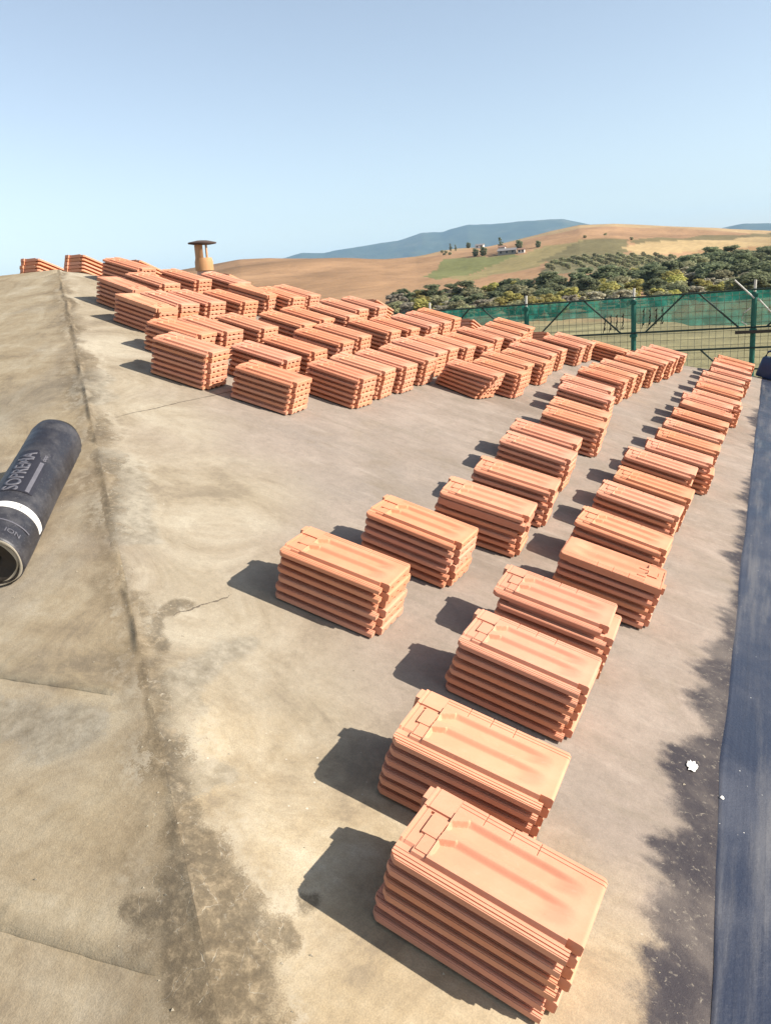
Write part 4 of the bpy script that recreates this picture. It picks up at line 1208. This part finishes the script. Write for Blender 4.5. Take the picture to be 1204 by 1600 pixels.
Xn = np.repeat(nx[:, None], 14, 1); Zn = bot[:, None] + (topz - bot)[:, None] * nz[None]
Yn = FY + 0.05 + fbm(Xn * 5, Zn * 4, 210, 4) * 0.07
o = link('green_netting', grid_mesh('green_netting', np.stack([Xn, Yn, Zn], -1), NET)); o.parent = fence; o.matrix_parent_inverse = finv
TW_M = plain('dry_stalk', (0.035, 0.035, 0.028), 0.9, 0.3)
for k, (x, z0, z1) in enumerate(((-1.66, 0.47, 0.74), (-1.12, 0.52, 0.80))):
    mb = MB()
    for j in range(4):
        xx = x - 0.1 + j * 0.085
        mb.tube([(xx - 0.03, FY + 0.05, z0 - 0.02 + 0.02 * j), (xx, FY + 0.05, (z0 + z1) / 2 - 0.02), (xx + 0.004, FY + 0.05, z1 - 0.05 * (j == 2))], [0.004, 0.009, 0.004], 5)
        for q in range(3):
            zz = z0 + (z1 - z0) * (0.15 + 0.32 * q)
            mb.tube([(xx - 0.01, FY + 0.05, zz), (xx + 0.012, FY + 0.055, zz + 0.04)], [0.014, 0.004], 5)
    o = mb.build('dry_weed', TW_M, smooth=None)
    tag(o, ('dark dry weeds caught in the mesh left of the middle post', 'dark dry weeds caught in the mesh right of the middle post')[k], 'weeds', 'dry weeds in the fence mesh')

# ------------------------------------------------------------------ blue container on the far corner
e = empty('blue_container'); jx, jy = 0.37, 11.28
e.matrix_basis = ROOF_M @ Matrix.Translation((jx / math.cos(SLOPE), jy, 0.008)) @ Matrix.Rotation(R(-14), 4, 'Z')
tag(e, 'dark blue plastic container standing on the far roof corner', 'container')
BLU = plain('dark_blue_plastic', (0.012, 0.030, 0.085), 0.38, 0.3, 10, spec=0.5)
def rbox(name, x0, y0, z0, x1, y1, z1, r_, taper=1.0):
    n = 6; mb = MB(); ring = []
    for (qx, qy, a0) in ((x1 - r_, y1 - r_, 0), (x0 + r_, y1 - r_, 90), (x0 + r_, y0 + r_, 180), (x1 - r_, y0 + r_, 270)):
        for i in range(n + 1):
            a = R(a0 + 90 * i / n); ring.append((qx + r_ * math.cos(a), qy + r_ * math.sin(a)))
    cxm, cym = (x0 + x1) / 2, (y0 + y1) / 2
    lev = [(z0, 0.94), (z0 + r_ * 0.4, 1.0), (z1 - r_ * 0.7, taper), (z1 - r_ * 0.2, taper * 0.95), (z1, taper * 0.82)]
    vs = [(cxm + (px - cxm) * s_, cym + (py - cym) * s_, z) for z, s_ in lev for px, py in ring]
    L_ = len(ring); fs = [(i * L_ + j, i * L_ + (j + 1) % L_, (i + 1) * L_ + (j + 1) % L_, (i + 1) * L_ + j) for i in range(len(lev) - 1) for j in range(L_)]
    fs += [tuple(range(L_ - 1, -1, -1)), tuple((len(lev) - 1) * L_ + j for j in range(L_))]
    mb.add(vs, fs); o = link(name, mesh_from(name, mb.v, mb.f, BLU, R(40))); o.parent = e; return o
bodyo = rbox('body', -0.10, -0.11, 0, 0.13, 0.11, 0.25, 0.04, 0.96)
shou = rbox('shoulder', -0.01, -0.09, 0.246, 0.125, 0.09, 0.37, 0.035, 0.95)
mb = MB(); mb.lathe([(0.03, 0.35), (0.035, 0.352), (0.035, 0.385), (0.0, 0.388)], 20, Matrix.Translation((0.06, 0, 0))); o = link('cap', mesh_from('cap', mb.v, mb.f, BLU, R(40))); o.parent = shou
mb = MB(); mb.tube([(-0.08, 0, 0.24), (-0.07, 0, 0.31), (-0.03, 0, 0.33), (0.02, 0, 0.33)], 0.014, 8); o = link('handle', mesh_from('handle', mb.v, mb.f, BLU, R(60))); o.parent = bodyo

# ------------------------------------------------------------------ splashes and crumbs on the felt
SPL = plain('white_mortar', (0.80, 0.77, 0.70), 0.9, 0.15, 40)
def splash(x, y, rx, ry, seed, label):
    r_ = random.Random(seed); n = 22; z0 = -T1 * x
    vs = [(x, y, z0 + 0.0052)]; fs = []
    for ring, (q, hh) in enumerate(((0.55, 0.0048), (1.0, 0.0022))):
        for j in range(n):
            a = 2 * math.pi * j / n; k = q * (1 + r_.uniform(-.28, .28) * (1 if ring else 0.4))
            px = x + rx * k * math.cos(a); py = y + ry * k * math.sin(a)
            vs.append((px, py, -T1 * px + hh + r_.uniform(-.001, .001)))
    for j in range(n):
        fs.append((0, 1 + j, 1 + (j + 1) % n)); fs.append((1 + j, 1 + n + j, 1 + n + (j + 1) % n, 1 + (j + 1) % n))
    o = link('mortar_splash', mesh_from('mortar_splash', vs, fs, SPL, 3.2)); tag(o, label, 'splash', 'mortar splashes by the eave'); return o
splash(0.294, 2.319, 0.015, 0.026, 1, 'large white mortar splash on the dark primer near the eave')
splash(0.387, 2.226, 0.005, 0.008, 2, 'small white mortar splash on the bitumen strip edge')
# loose crumbs
cv = []; cf = []
CR = plain('grit', (0.40, 0.34, 0.25), 0.95, 0.4, 60)
for k in range(900):
    if k < 420:
        y = rt.uniform(0.9, 8); x = rt.uniform(hip_near_y(0) * 0 - 2.6, 0.5)
        if y < float(hip_near_y(x)) + 0.05: continue
        z = -T1 * x
    elif k < 760:
        al = rt.uniform(1, 7.4); sd = rt.gauss(0.03, 0.10)
        x = PK[0] + HD[0] * al - HD[1] * sd; y = PK[1] + HD[1] * al + HD[0] * sd
        z = min(-T1 * x, PK[2] + M2 * (y - PK[1]))
    else:
        x = rt.uniform(-3, -0.6); y = rt.uniform(0.6, 2.6)
        if y > float(hip_near_y(x)) - 0.05: continue
        z = PK[2] + M2 * (y - PK[1])
    z += float(relief(np.array([x]), np.array([y]))[0])
    s_ = 0.0016 + 0.0035 * rt.random() ** 3
    k0 = len(cv)
    for dx, dy, dz in ((1, 0, 0), (-0.4, 0.9, 0), (-0.6, -0.8, 0), (0, 0, 1.2)):
        cv.append((x + dx * s_ * rt.uniform(.6, 1.3), y + dy * s_ * rt.uniform(.6, 1.3), z + dz * s_ * rt.uniform(.5, 1)))
    cf += [(k0, k0 + 1, k0 + 3), (k0 + 1, k0 + 2, k0 + 3), (k0 + 2, k0, k0 + 3)]
tag(link('mortar_grit', mesh_from('mortar_grit', cv, cf, CR)), 'loose mortar crumbs and grit scattered on the felt', kind='stuff')
